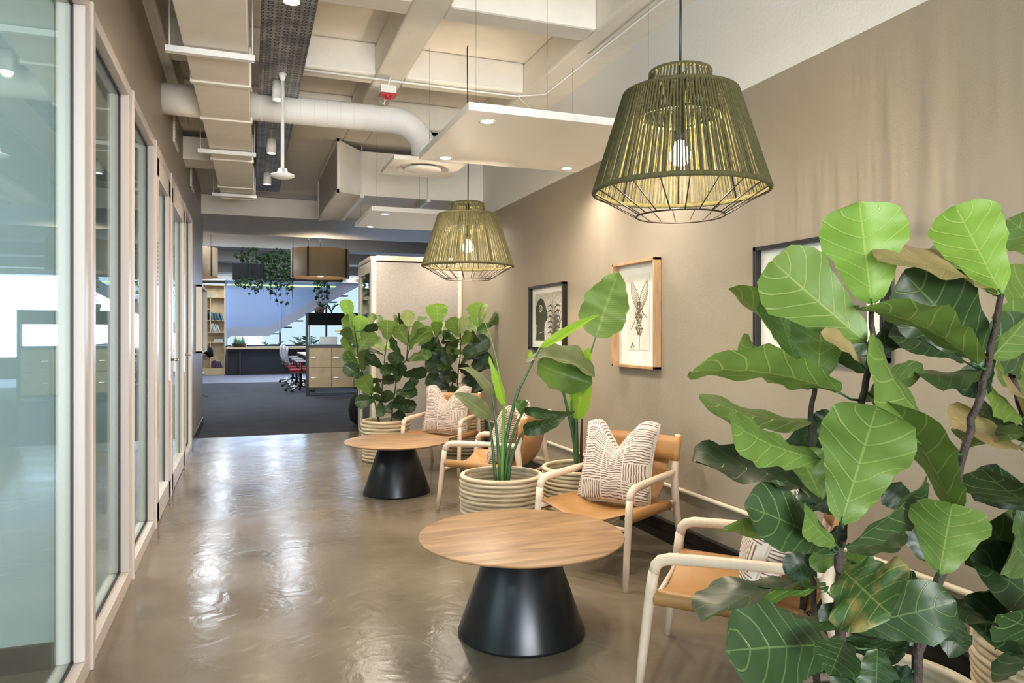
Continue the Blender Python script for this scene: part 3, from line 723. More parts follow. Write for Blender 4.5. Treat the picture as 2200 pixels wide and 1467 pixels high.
# ------------------------------------------------------------ cushions: square, with a chopped top edge
def cushion(i, dx=0, dy=-.10, tilt=16, spin=0, label='', seed=1, S_=.240, dent=.33):
    m = MB(); N = 34; vs = []; uvs = []; rr = random.Random(seed)
    ph = [rr.uniform(0, 6) for _ in range(4)]
    for side in (1, -1):
        for b in range(N+1):
            for a in range(N+1):
                u = -1+2*a/N; v = -1+2*b/N
                x = u*(1-.125*(1-v*v))*(1-.10*max(0, v*v-.5)*u*u); z = v*(1-.06*(1-u*u))*(1-.20*max(0, u*u-.55)*max(0, v))
                pull = max(0, 1-abs(u)/.56)**1.1*dent*2*((v+1)/2)**2.2
                z -= pull
                e = max(0, (1-u*u))*max(0, (1-v*v))
                t = .40*e**.40
                t *= 1-.42*max(0, 1-abs(u)/.33)*max(0, (v+.1))
                t += .014*math.sin(5*u+ph[0]+2*v)*e+.012*math.sin(7*v+ph[1]-3*u)*e
                if v < -.6 and abs(u) > .75: z += .02
                vs.append((x*S_, side*max(t, .012 if e > 0 else 0)*S_*1.0, z*S_)); uvs.append(((u+1)/2+(.37 if side < 0 else 0), (v+1)/2))
    n = N+1; fs = []
    for s in range(2):
        o_ = s*n*n
        for b in range(N):
            for a in range(N):
                q = (o_+b*n+a, o_+b*n+a+1, o_+(b+1)*n+a+1, o_+(b+1)*n+a); fs.append(q if s == 0 else q[::-1])
    m.add(vs, fs, True); m.uv = uvs
    o = thing('throw_cushion', label, 'cushion', group='block striped cushions on the armchairs')
    body = m.build('cover', M['cush'], o)
    bm_ = body.modifiers.new('weld', 'WELD'); bm_.merge_threshold = .0008
    edge = []
    for a in range(N+1): edge.append(a)
    for b in range(1, N+1): edge.append(b*n+N)
    for a in range(N-1, -1, -1): edge.append(N*n+a)
    for b in range(N-1, 0, -1): edge.append(b*n)
    MB().tube([vs[k] for k in edge], .0045, 6, closed=True).build('piping', M['paperish'], o)
    (cx, cy_), fd, _ = CH[i]; rz = math.radians(fd-90)
    off = Matrix.Rotation(rz, 3, 'Z') @ V((dx, dy, 0))
    tl = math.radians(tilt)
    zc = .342+S_*math.cos(tl)*.97
    o.location = (cx+off.x, cy_+off.y, zc)
    o.rotation_euler = (Matrix.Rotation(rz, 3, 'Z') @ Matrix.Rotation(math.radians(spin), 3, 'Y') @ Matrix.Rotation(tl, 3, 'X')).to_euler()
    return o
M['paperish'] = mat('cushion_piping', (.62, .54, .47), .9)
cushion(0, 0, -.13, 20, 0, 'striped linen cushion half hidden by ficus leaves on the foreground armchair', 4)
cushion(1, .0, -.12, 20, 2, 'striped linen cushion on the armchair facing the camera, the most visible one', 2, .245)
cushion(2, 0, -.13, 20, -2, 'striped linen cushion on the side-on armchair behind the strelitzia stalks', 5)
cushion(3, -.0, -.13, 18, 0, 'striped linen cushion on the farthest armchair', 3)

# ------------------------------------------------------------ coiled baskets
def basket(x, y, r, h, n, label, seed=0, taper=.96):
    o = thing('coiled_basket', label, 'basket', (x, y, 0), group='round coiled palm baskets')
    rr = random.Random(seed); vs = []; N = 64; pr = []
    hr = h/n
    def rad(z): return r*(taper+(1-taper)*math.sin(min(1, z/h)*PI*.55)/.99)
    for k in range(n):
        z0 = k*hr; R_ = rad(z0+hr/2)+rr.uniform(-.0025, .0025)
        for j in range(7): a = -PI/2+PI*j/6; pr.append((R_-hr*.5+hr*.62*math.cos(a), z0+hr/2+hr*.5*math.sin(a)))
    top = pr[-1]
    inn = [(top[0]-hr*.55, h-.001)]
    for k in range(n-1, n//2, -1):
        z0 = k*hr; R_ = rad(z0)-hr*1.05
        inn += [(R_, z0+hr*.8), (R_-hr*.22, z0+hr*.45), (R_, z0+hr*.1)]
    pr2 = [(0, 0), (pr[0][0], 0)]+pr+inn
    m = MB().lathe(pr2, n=N); m.uv = [(math.atan2(a[1], a[0])/PI*2, a[2]*3) for a in m.v]
    wob = [(V(a)*1.0) for a in m.v]
    m.v = [(a.x*(1+.008*math.sin(3*math.atan2(a.y, a.x)+seed)), a.y*(1+.008*math.sin(2*math.atan2(a.y, a.x)+seed)), a.z) for a in wob]
    m.build('coiled_wall', M['coil'], o)
    return o
BK = {'fg': (1.478, 1.396), 'fg2': (2.195, 1.372), 's1': (1.511, 4.335), 's2': (2.095, 4.40), 'f1': (1.357, 7.49), 'f2': (2.225, 7.66)}
basket(*BK['fg'], .26, .42, 19, 'large coiled basket at the bottom edge holding the foreground ficus', 1)
basket(*BK['fg2'], .262, .43, 19, 'coiled basket in the bottom right corner against the wall', 2)
basket(*BK['s1'], .262, .42, 16, 'coiled basket with strelitzia, in front of the side-on armchair', 3)
basket(*BK['s2'], .26, .42, 16, 'coiled basket with strelitzia, close to the wall behind the facing armchair', 4)
basket(*BK['f1'], .245, .415, 12, 'coiled basket with ficus, at the left corner of the felt booth', 5)
basket(*BK['f2'], .24, .415, 12, 'coiled basket with ficus behind the farthest armchair', 6)

# ------------------------------------------------------------ framed prints
def pic(y0, y1, z0, z1, fr, label, depth=.042, fw=.022, mat_in=.0):
    o = thing('framed_print', label, 'picture', (XR-depth/2-.002, (y0+y1)/2, (z0+z1)/2))
    a, h = (y1-y0)/2, (z1-z0)/2; d = depth/2
    MB().box(-d, d, -a, -a+fw, -h, h).box(-d, d, a-fw, a, -h, h).box(-d, d, -a, a, h-fw, h).box(-d, d, -a, a, -h, -h+fw).build('frame', M[fr], o, bevel=.0015)
    MB().box(d-.006, d-.002, -a+fw, a-fw, -h+fw, h-fw).build('paper', M['paper'], o)
    return o, d-.007
def poly3(m, pts, x, e=.0012): m.prism(pts, x-e, x, 'x'); return m
# near-left black frame: lino print with a head and a plant (y runs right to left in view, so use -y as right)
o, X = pic(5.49, 6.27, 1.150, 1.722, 'black', 'black framed print of a dark head and a leafy plant, left of the oak frame')
mb_ = lambda s, t: (.30-s*.60, -.205+t*.42)     # s: 0 left .. 1 right in view, t: 0 bottom .. 1 top
m = MB(); poly3(m, [mb_(0, 0), mb_(1, 0), mb_(1, 1), mb_(0, 1)], X); m.build('print_ground', mat('print_ground', (.52, .50, .45), .8, var=.3, vscale=60), o)
m = MB(); hd = [(.04, 0), (.06, .18), (.05, .35), (.03, .42), (.05, .5), (.02, .58), (.04, .72), (.12, .85), (.22, .9), (.33, .86), (.40, .74), (.47, .6), (.49, .48), (.45, .42), (.38, .38), (.36, .2), (.37, 0)]
poly3(m, [mb_(a, b) for a, b in hd], X-.0012); m.build('head_shape', mat('print_dark_green', (.05, .055, .035), .8), o)
m = MB(); rr = random.Random(5)
for k in range(13):
    k = k*4/3; s0 = .72; lean = (k-8)/8*.30; t1 = .35+.5*math.cos((k-8)/8*1.2); w_ = .010
    pts = [mb_(s0+lean*.15-w_*.3, .02), mb_(s0+lean*.6-w_, t1*.6), mb_(s0+lean, t1), mb_(s0+lean*.6+w_, t1*.55), mb_(s0+lean*.15+w_*.3, .02)]
    poly3(m, pts, X-.0012)
for k in range(6):
    for sg in (-1, 1):
        t0 = .12+k*.11; pts = [mb_(.72, t0), mb_(.72+sg*.12, t0+.09), mb_(.72+sg*.25, t0+.03), mb_(.72+sg*.12, t0+.045)]
        poly3(m, pts if sg > 0 else pts, X-.0014)
m.build('plant_shape', M['ink'], o)
m = MB()
for cx, cz, r1, r2 in ((.23, .68, .055, .04),):
    ps = [mb_(cx+r1*math.cos(a), cz+r1*1.3*math.sin(a)) for a in [2*PI*k/20 for k in range(20)]]
    m.tube([(X-.0035, a, b) for a, b in ps], .0022, 5, closed=True)
m.tube([(X-.0035, *mb_(.23, .63)), (X-.0035, *mb_(.24, .72))], .002, 5)
m.tube([(X-.0035, *mb_(.04, .33)), (X-.0035, *mb_(.10, .30)), (X-.0035, *mb_(.08, .26))], .002, 5); m.tube([(X-.0035, *mb_(.20, .16)), (X-.0035, *mb_(.34, .19))], .002, 5)
m.build('eye_and_mouth_lines', M['paper'], o)
# oak frame: sepia drawing of winged seed heads
o, X = pic(4.045, 4.615, 1.066, 1.782, 'oak', 'tall oak framed sepia drawing of a winged flower, in the middle', .052, .018)
g = lambda s, t: (.255-s*.51, -.34+t*.68)
m = MB(); poly3(m, [g(.25, .15), g(.80, .15), g(.80, .90), g(.25, .90)], X); m.build('plate_tone', mat('plate_tone', (.77, .76, .70), .85, var=.04), o)
m = MB(); rr = random.Random(9)
m.tube([(X-.002, *g(.545, .16)), (X-.002, *g(.55, .36)), (X-.002, *g(.545, .6))], .002, 6)
for k in range(150):
    t = rr.uniform(.30, .62); w_ = .045+.075*math.sin((t-.3)/.32*PI)*(.6+.4*math.sin(t*40)); s_ = .545+rr.uniform(-w_, w_); q = rr.uniform(.004, .008)
    a0 = rr.uniform(0, 6); pts = [(g(s_, t)[0]+q*math.cos(a0+2*PI*j/5), g(s_, t)[1]+q*math.sin(a0+2*PI*j/5)) for j in range(5)]
    poly3(m, pts, X-.0015-rr.uniform(0, .001))
for sx, st_, sg in ((.545, .55, -1), (.56, .55, 1)):
    for j in range(16):
        t = j/15; a_ = (.02+.11*math.sin(PI*(.15+.80*t)))
        cxs, cts = sx+sg*(.02+.17*t), st_+.27*t
        m.tube([(X-.002, *g(cxs-a_*.6, cts+.01)), (X-.002, *g(cxs, cts-.01)), (X-.002, *g(cxs+a_*.6, cts+.012))], .0011, 5)
    for sd in (-1, 1):
        m.tube([(X-.002, *g(sx+sg*(.02+.17*t)+sd*(.012+.075*math.sin(PI*(.1+.88*t))), st_+.27*t)) for t in [q/12 for q in range(13)]], .0016, 5)
m.tube([(X-.002, *g(.44, .44)), (X-.002, *g(.36, .38)), (X-.002, *g(.33, .35))], .0015, 5); m.tube([(X-.002, *g(.62, .52)), (X-.002, *g(.70, .49)), (X-.002, *g(.74, .46))], .0015, 5)
m.tube([(X-.002, *g(.33, .17)), (X-.002, *g(.38, .22))], .004, 5); m.tube([(X-.002, *g(.38, .19)), (X-.002, *g(.42, .18))], .003, 5)
m.build('winged_flower_drawing', M['sepia'], o)
o, X = pic(2.28, 3.10, 1.176, 1.738, 'black', 'black framed print mostly hidden behind the top ficus leaves', .042, .022)
m = MB(); g3 = lambda s, t: (.30-s*.60, -.20+t*.42); poly3(m, [g3(.02, .02), g3(.98, .02), g3(.98, .98), g3(.02, .98)], X); m.build('print_ground', M['inkmid'], o)
m = MB()
for k in range(14): m.tube([(X-.002, *g3(.10+.02*k, .03)), (X-.002, *g3(.08+.05*k, .5+.3*math.sin(k)))], .0022, 5)
m.build('print_lines', M['paper'], o)

# ------------------------------------------------------------ felt clad phone booth
pod = thing('phone_booth', 'tall grey felt phone booth with a cream rounded frame, against the wall', 'phone booth', (1.385, 8.6, 0))
W_, D_, H_ = XR-1.385-.004, 1.08, 2.21
MB().box(.045, W_-.045, .012, .03, .04, H_-.075).build('felt_panel', M['felt'], pod)
def rrect(x0, x1, z0, z1, r, n=8):
    p = []
    for cx, cz, a0 in ((x1-r, z0+r, -PI/2), (x1-r, z1-r, 0), (x0+r, z1-r, PI/2), (x0+r, z0+r, PI)):
        for k in range(n+1): a = a0+PI/2*k/n; p.append((cx+r*math.cos(a), cz+r*math.sin(a)))
    return p
# rounded door frame facing the corridor side (x = const) and felt clad flanks
def loopframe(m, outer, inner, x0, x1):
    n = len(outer); vs = [(x0, a, b) for a, b in outer]+[(x0, a, b) for a, b in inner]+[(x1, a, b) for a, b in outer]+[(x1, a, b) for a, b in inner]
    fs = []
    for k in range(n):
        q = (k+1) % n
        fs += [(k, q, n+q, n+k), (2*n+k, 3*n+k, 3*n+q, 2*n+q), (k, 2*n+k, 2*n+q, q), (n+k, n+q, 3*n+q, 3*n+k)]
    return m.add(vs, fs, True)
m = loopframe(MB(), rrect(0, D_, 0, H_, .09), rrect(.05, D_-.05, .05, H_-.05, .06), -.0, .06); m.build('door_surround', M['podframe'], pod, bevel=.006)
m = loopframe(MB(), rrect(.06, D_-.06, .06, H_-.06, .05), rrect(.17, D_-.17, .12, H_-.19, .03), .006, .04); m.build('booth_door', M['podframe'], pod, bevel=.003)
MB().box(.018, .026, .16, D_-.16, .11, H_-.18).build('door_glass', M['glass'], pod)
MB().tube([(0, D_*.16, 1.0), (-.04, D_*.16, 1.0), (-.04, D_*.16, 1.25), (0, D_*.16, 1.25)], .008, 8).build('door_handle', M['chrome'], pod)
m = loopframe(MB(), rrect(0, W_, 0, H_, .085), rrect(.045, W_-.045, .045, H_-.06, .045), 0, .045)
m.v = [(b_[1], b_[0]-.003, b_[2]) for b_ in m.v]
m.build('front_frame', M['podframe'], pod, bevel=.006)
MB().box(.06, W_, .03, D_-.04, H_-.04, H_-.012).box(.06, W_, D_-.03, D_, 0, H_-.03).box(W_-.03, W_, .05, D_-.03, .04, H_-.03).box(.06, W_, .05, D_, 0, .04).build('booth_shell', M['felt'], pod)
m = MB(); m.box(W_-.40, W_-.03, .3, D_-.2, .42, .47); m.build('booth_seat', M['dgrey'], pod)

# ------------------------------------------------------------ beyond: the open office
bb = thing('bean_bag', 'black bean bag on the carpet behind the felt booth', 'bean bag', (1.78, 10.35, 0))
MB().lathe([(0, .0), (.30, .0), (.40, .08), (.43, .22), (.40, .38), (.30, .50), (.16, .58), (.05, .62), (0, .625)], n=36).build('bean_bag_cover', M['beanbag'], bb)
def drum(loc, label, r=.505, h=.50, top=3.22):
    o = thing('drum_pendant', label, 'pendant lamp', loc, group='veneer drum pendants in the office')
    m = MB().lathe([(r, 0), (r, h), (r-.008, h), (r-.008, 0), (r, 0)], n=64); m.build('veneer_shade', M['drum'], o)
    for a in (-.62, 1.9, 4.2, 3.45):
        MB().bar((r*1.003*math.cos(a), r*1.003*math.sin(a), -.005), (r*1.003*math.cos(a), r*1.003*math.sin(a), h+.005), .03, .012, up=(math.cos(a), math.sin(a), 0)).build('shade_rib', M['black'], o)
        MB().tube([(r*.98*math.cos(a), r*.98*math.sin(a), h), (r*.98*math.cos(a), r*.98*math.sin(a), top-loc[2])], .003, 5).build('hanging_wire', M['black'], o)
    MB().tube([(0, 0, .2), (0, 0, top-loc[2])], .006, 6).build('cord', M['black'], o)
    MB().lathe([(0, .02)]+[(.12*math.sin(t), .14-.12*math.cos(t)) for t in [PI*k/10 for k in range(1, 11)]], n=24).build('globe', M['emG'], o)
    point('drum_bulb', (loc[0], loc[1], loc[2]+.30), 14, WARM, .1)
    return o
drum((1.255, 13.38, 2.275), 'brown veneer drum pendant in front of the hanging planter')
drum((-.96, 13.9, 2.28), 'brown veneer drum pendant cut off by the end of the left wall')
# hanging trough with ivy
tr2 = thing('hanging_planter', 'long black trough hanging from the office ceiling', 'planter', (.55, 15.0, 2.32))
MB().box(-.78, 1.28, -.14, .14, 0, .31).build('trough', M['mattblack'], tr2, bevel=.005)
for x in (-.6, 1.1): MB().tube([(x, 0, .3), (x, 0, .63)], .006, 6).build('hanging_rod', M['black'], tr2)
def ivy(x, y, z, n, spread, drop, up, label, seed, z0=.0):
    rr = random.Random(seed); m = MB()
    ends = []
    for k in range(n):
        kx = rr.uniform(-spread, spread)
        if rr.random() < .5: p = V((kx, rr.uniform(-.10, .1), .03+rr.uniform(.0, up)*(1-abs(kx)/spread*.5)))
        else: p = V((kx*.9, -.17+rr.uniform(-.03, .02), -z0-rr.uniform(0, drop-z0)*rr.random()**.5*(.4+.6*math.cos(kx/spread*1.5))))
        ends.append(p)
    for p in ends:
        s_ = rr.uniform(.03, .052); q = Matrix.Rotation(rr.uniform(0, 6.3), 3, 'Y') @ Matrix.Rotation(rr.uniform(-.7, .7), 3, 'X')
        pts = [(0, -.6), (-.55, -.75), (-.45, -.1), (-.95, .15), (-.3, .3), (0, 1), (.3, .3), (.95, .15), (.45, -.1), (.55, -.75)]
        m.add([tuple(p+q @ V((a*s_, (abs(a)*.25)*s_, b*s_))) for a, b in pts], [(0,1,2), (2,3,4), (4,5,6), (6,7,8), (8,9,0), (0,2,4), (0,4,6), (0,6,8)])
    o = tag(empty('trailing_ivy', (x, y, z)), label, 'plant', 'ivy in the hanging trough')
    m.build('foliage', M['ivy'], o, fix=False)
    g = MB()
    for k in range(9):
        kx = rr.uniform(-spread*.8, spread*.8); g.tube([(kx, 0, 0), (kx, -.16, .03), (kx+.02, -.17, -drop*rr.uniform(.3, .9))], .003, 5)
    g.build('vines', M['ivy'], o)
ivy(.10, 15.0, 2.63, 130, .30, .62, .30, 'bushy ivy at the left end of the hanging trough', 1, .29)
ivy(.62, 15.0, 2.63, 280, .30, .98, .30, 'densest ivy, trailing lowest from the middle of the hanging trough', 2)
ivy(1.42, 15.0, 2.63, 90, .16, .98, .10, 'thin ivy strand trailing below the veneer drum pendant', 3, .3)
# blue staircase side in front of the glazing
st = thing('staircase', 'blue grey solid sided staircase rising to the right before the far window', 'staircase', (0, 24.6, 0))
m = MB().prism([(-.55, 1.42), (-.40, 1.48), (.62, 1.48), (2.45, 2.60), (3.0, 2.945), (-.55, 2.945)], 0, .08, 'y'); m.build('balustrade_panel', M['bluepaint'], st)
m = MB().prism([(-.55, 1.10), (-.42, 1.20), (.70, 1.20), (2.55, 2.28), (3.72, 2.945), (3.0, 2.945), (2.45, 2.60), (.62, 1.48), (-.40, 1.48), (-.55, 1.42)], -.05, .10, 'y'); m.build('stringer', mat('stringer_paint', (.24, .26, .33), .5), st)
MB().box(-.62, 2.9, -.04, -.02, 2.80, 2.83).build('green_light_strip', M['emS'], st)
for x in (-.55, 1.05, 2.52): MB().box(x-.05, x+.03, -.09, -.05, .9 if x < 0 else (1.3 if x < 2 else 2.2), 2.945).build('post', M['bluepaint'], st)
for k in range(7): MB().box(.7+k*.36, 1.06+k*.36, .12, .5, 1.25+k*.21, 1.29+k*.21).build('tread', M['dgrey'], st)
# counter below the window
ct = thing('window_counter', 'long timber worktop on dark panels below the far window', 'counter', (.6, 24.3, 0))
MB().box(-1.15, 2.2, -.35, .35, .80, .86).build('worktop', M['ply'], ct); MB().box(-1.15, 2.2, .1, .14, 0, .80).build('modesty_panel', M['dgrey'], ct)
for x in (-1.12, -.75, .95, 2.15): MB().box(x-.02, x+.02, -.3, .1, 0, .80).build('leg_panel', M['dgrey'], ct)
struct(MB().box(-3, 6, 20.3, 24, 0, .004).build('floor_strip', mat('grey_floor_strip', (.20, .20, .25), .6)), 'paler floor strip before the far counter')
# bookshelf with books
bs = thing('bookshelf', 'tall birch plywood bookshelf at the far end of the office', 'bookshelf', (-1.0, 24.3, 0))
SW, SH = .42, 2.78
m = MB(); m.box(-SW, -SW+.03, -.15, .15, 0, SH).box(SW-.03, SW, -.15, .15, 0, SH).box(-SW, SW, .13, .15, 0, SH).box(-SW, SW, -.15, .15, SH-.03, SH)
m.box(-SW, SW, -.14, .13, 0, .19); m.build('carcass', M['ply'], bs)
zs = [.19, .47, .73, 1.00, 1.36, 1.62, 1.90, 2.40]
sh = [(-SW, SW, .19), (-SW, -.0, .62), (-SW, SW, 1.00), (-SW, SW, 1.30), (-SW, SW, 1.66), (-SW, 0, 2.02), (-SW, SW, 2.38)]
for a, q, z in sh: MB().box(a+.02, q-.02, -.14, .13, z, z+.025).build('shelf', M['ply'], bs)
m = MB().box(-.012, .012, -.14, .13, .2, 1.0).build('divider', M['ply'], bs); MB().box(-.012, .012, -.14, .13, 1.32, 2.4).build('divider', M['ply'], bs)
bcol = [('dark blue', (.02, .04, .12)), ('pale grey', (.45, .45, .45)), ('teal', (.05, .18, .25)), ('maroon', (.12, .02, .03)), ('cream', (.55, .5, .4)), ('black', (.01, .01, .012))]
bmat = [mat('book_'+n.replace(' ', '_'), c_, .6) for n, c_ in bcol]
rr = random.Random(4); bi = 0
rows = [(.02, .215, 7, 'lowest right compartment'), (-.38, .215, 3, 'lowest left compartment'), (.03, 1.325, 5, 'middle right compartment'), (-.36, 1.325, 4, 'middle left compartment'), (.04, 1.685, 7, 'upper right compartment'), (-.36, 1.685, 4, 'upper left compartment')]
ordn = ['first', 'second', 'third', 'fourth', 'fifth', 'sixth', 'seventh']
for x0, z0, n, where in rows:
    x = x0
    for k in range(n):
        ci = (bi*5+k*3) % 6; th_ = rr.uniform(.028, .046); h = rr.uniform(.20, .27); lean = .28 if k > 1 else .12
        m = MB(); m.box(0, th_, -.09, .09, 0, h)
        o = tag(m.build('book', bmat[ci]), '%s book, %s from the left in the %s of the bookshelf' % (bcol[ci][0], ordn[k], where), 'book', 'upright books on the bookshelf')
        cv = MB().box(th_*.12, th_*.88, -.085, .085, h-.004, h+.0015); cv.build('page_block', M['paper'], o)
        o.location = (-1.0+x, 24.26, z0+.001); o.rotation_euler = (0, -lean, 0); x += th_+.012
        o.location.x += .0
    bi += 1
for k in range(4):
    tag(MB().box(-.13, .13, -.09, .09, 0, .03).build('book', bmat[(1, 4, 1, 3)[k]], loc=(-.78, 24.26, 1.0+.026+k*.031)), '%s book lying flat, %s up in the stack on the middle shelf' % (bcol[(1, 4, 1, 3)[k]][0], ordn[k]), 'book', 'flat books on the bookshelf')
tag(MB().box(-.16, .16, -.09, .09, 0, .035).build('book', bmat[1], loc=(-1.12, 24.26, 2.41)), 'pale grey book lying flat on the top shelf', 'book')
tag(MB().lathe([(0, 0), (.07, 0), (.075, .14), (.07, .2), (0, .2)], n=20).build('black_vase', M['black'], loc=(-1.12, 24.25, 1.69)), 'small black vase on an upper shelf of the bookshelf', 'vase')
# locker unit with planter box
lk = thing('locker_unit', 'birch locker unit in a black frame with a planter box on top', 'lockers', (1.19, 15.5, 0), -.16)
LW = 1.42
m = MB()
for x in (0, LW-.0): m.box(x-.03, x+.03, 0, .06, 0, 1.71).box(x-.03, x+.03, .36, .42, 0, 1.71)
m.box(0, LW, 0, .42, .13, .17).box(0, LW, -.005, .42, 1.0, 1.06).box(0, LW, 0, .03, .04, .07); m.build('frame', M['black'], lk)
MB().box(.03, LW-.03, .03, .41, .17, 1.0).build('carcass', M['ply'], lk)
MB().box(0, LW, 0, .42, 1.46, 1.71).build('planter_box', M['mattblack'], lk, bevel=.004)
for r_ in range(2):
    for c_ in range(3):
        d = MB().box(.035+c_*.455, .035+c_*.455+.445, .0, .028, .18+r_*.41, .18+r_*.41+.40).build('locker_door', M['ply'], lk, bevel=.003)
        MB().box(.035+c_*.455+.04, .035+c_*.455+.13, -.012, 0, .18+r_*.41+.19, .18+r_*.41+.205).build('door_handle', M['chrome'], d)
tag(MB().box(-.17, .17, -.08, .08, 0, .16).build('desk_organiser', M['white'], loc=(1.62, 15.56, 1.061)), 'white file box standing on the locker top', 'file box')
def palm(x, y, z, h, n, seed, label, spread=.5, group='leafy plants beyond the lockers', green='ivy', fine=True):
    rr = random.Random(seed); o = thing('potted_palm', label, 'plant', (x, y, z), group=group)
    m = MB(); st_ = MB()
    for k in range(n):
        a = rr.uniform(0, 2*PI); L_ = h*rr.uniform(.7, 1); sp = spread*rr.uniform(.4, 1)
        pts = [V((sp*math.cos(a)*t**1.4, sp*math.sin(a)*t**1.4, L_*(t-.25*t**3))) for t in [q/7 for q in range(8)]]
        st_.tube(pts, .006, 5)
        for i in range(2, 8):
            d = (pts[i]-pts[i-1]).normalized(); sd = d.cross(V((0, 0, 1))).normalized()
            for sg in (-1, 1):
                tip = pts[i]+(sd*sg*.8+d*.6).normalized()*(.22*h if fine else .12*h)+V((0, 0, -.05*h)); b0 = pts[i]-d*.012*h; b1 = pts[i]+d*.05*h
                m.add([b0, b1, tip], [(0, 1, 2)])
    m.build('fronds', M[green], o, fix=False); st_.build('stems', M['stalk'], o)
    return o
M['palmg'] = mat('palm_green', (.06, .20, .09), .5)
for i, (px, py, y, h, lb) in enumerate(((690, 672, 15.7, .32, 'small rosette plant on the left end of the locker planter'), (712, 672, 15.65, .26, 'small rosette plant beside it on the locker planter'))):
    p = P(px, py, y=y); palm(p.x, p.y, 1.712, h, 16, i+1, lb, .18, fine=False)
pt_ = tag(MB().lathe([(0, 0), (.09, 0), (.11, .13), (0, .13)], n=20).build('small_pot', mat('mauve_pot', (.25, .16, .15), .5), loc=(1.44, 15.58, 1.712)), 'small mauve pot on the locker planter', 'pot')
for i, (x, y, h, sp, lb) in enumerate(((.85, 26.1, 1.75, .45, 'palm outside the far window, left of the black mullion'), (2.0, 26.2, 2.0, .5, 'palm outside the far window, right of the black mullion'), (3.7, 26.0, 3.0, .7, 'tallest palm before the bright window beside the stair'))):
    palm(x, y, 0, h*.75, 13, i+7, lb, sp, 'palms at the far window', 'palmg')
bwl = thing('window_planter', 'low round black planter with upright leaves on the far counter', 'planter', (-.18, 24.4, .86))
MB().lathe([(0, 0), (.20, 0), (.24, .09), (.24, .12), (0, .11)], n=28).build('bowl', M['black'], bwl)
m = MB()
for k in range(16):
    x = -.15+.02*k; m.add([(x-.02, 0, .1), (x+.02, .01, .1), (x+rnd.uniform(-.03, .03), 0, .3+rnd.uniform(0, .12))], [(0, 1, 2)])
m.build('leaves', M['palmg'], bwl, fix=False)
# task chairs at the desk and the desk itself
dsk = thing('work_desk', 'white topped work desk beside the task chairs', 'desk', (1.9, 18.6, 0))
MB().box(-.55, .6, -2.2, 2.4, .74, .77).build('desk_top', M['ply'], dsk)
for x in (-.5, .55):
    for y in (-2.1, 2.3): MB().box(x-.025, x+.025, y-.025, y+.025, 0, .74).build('desk_leg', M['black'], dsk)
MB().box(.0, .02, -2.1, 2.2, .77, 1.05).build('desk_screen', M['inkmid'], dsk)
tc0 = None
for i, (px, py, y) in enumerate(((646, 836, 16.9), (637, 824, 18.3), (629, 815, 19.9))):
    p = P(px, py, y=y)
    lb = ['task chair with a red seat beside the lockers, nearest of the three', 'middle task chair of the three at the work desk', 'farthest task chair of the three at the work desk'][i]
    if tc0 is None:
        o = tc0 = thing('task_chair', lb, 'office chair', (p.x, y, 0), group='task chairs at the work desk')
        m = MB()
        for k in range(5):
            a = 2*PI*k/5+.3; m.tube([(0, 0, .13), (.17*math.cos(a), .17*math.sin(a), .10), (.33*math.cos(a), .33*math.sin(a), .065)], [.03, .02, .015], 8)
        m.build('star_base', M['chrome'], o)
        for k in range(5):
            a = 2*PI*k/5+.3; MB().lathe([(0, -.014), (.032, -.014), (.032, .014), (0, .014)], (0, 0, 0), 16).build('castor', M['black'], o).matrix_local = Matrix.Translation((.33*math.cos(a), .33*math.sin(a), .034)) @ Matrix.Rotation(PI/2, 4, 'X')
        MB().tube([(0, 0, .12), (0, 0, .42)], .03, 12).build('gas_lift', M['black'], o)
        MB().box(-.24, .24, -.24, .22, .44, .50).build('seat', M['seatred'], o, bevel=.02)
        MB().box(-.22, .22, -.2, .2, .41, .44).build('seat_pan', M['black'], o)
        vs = []; fs = []
        for j in range(7):
            z = .56+.44*j/6; xx = -.26-.05*math.sin(j/6*PI)-.04*j/6
            for q in (-1, -.5, 0, .5, 1): vs.append((xx+.03*q*q, q*.21, z))
        for j in range(6):
            for q in range(4): fs.append((j*5+q, j*5+q+1, j*5+q+6, j*5+q+5))
        bo = MB().add(vs, fs, True).build('backrest', M['mesh'], o); md = bo.modifiers.new('t', 'SOLIDIFY'); md.thickness = .02
        MB().tube([(0, 0, .43), (-.25, 0, .44), (-.31, 0, .6)], .018, 8).build('back_bracket', M['black'], o)
        for s in (-1, 1):
            MB().tube([(0, s*.22, .45), (0, s*.27, .47), (0, s*.27, .66)], .014, 8).build('arm_post', M['black'], o); MB().box(-.12, .14, s*.27-.035, s*.27+.035, .66, .685).build('armrest', M['mesh'], o, bevel=.008)
    else: o = copy_tree(tc0); o.location = (p.x, y, 0); o['label'] = lb
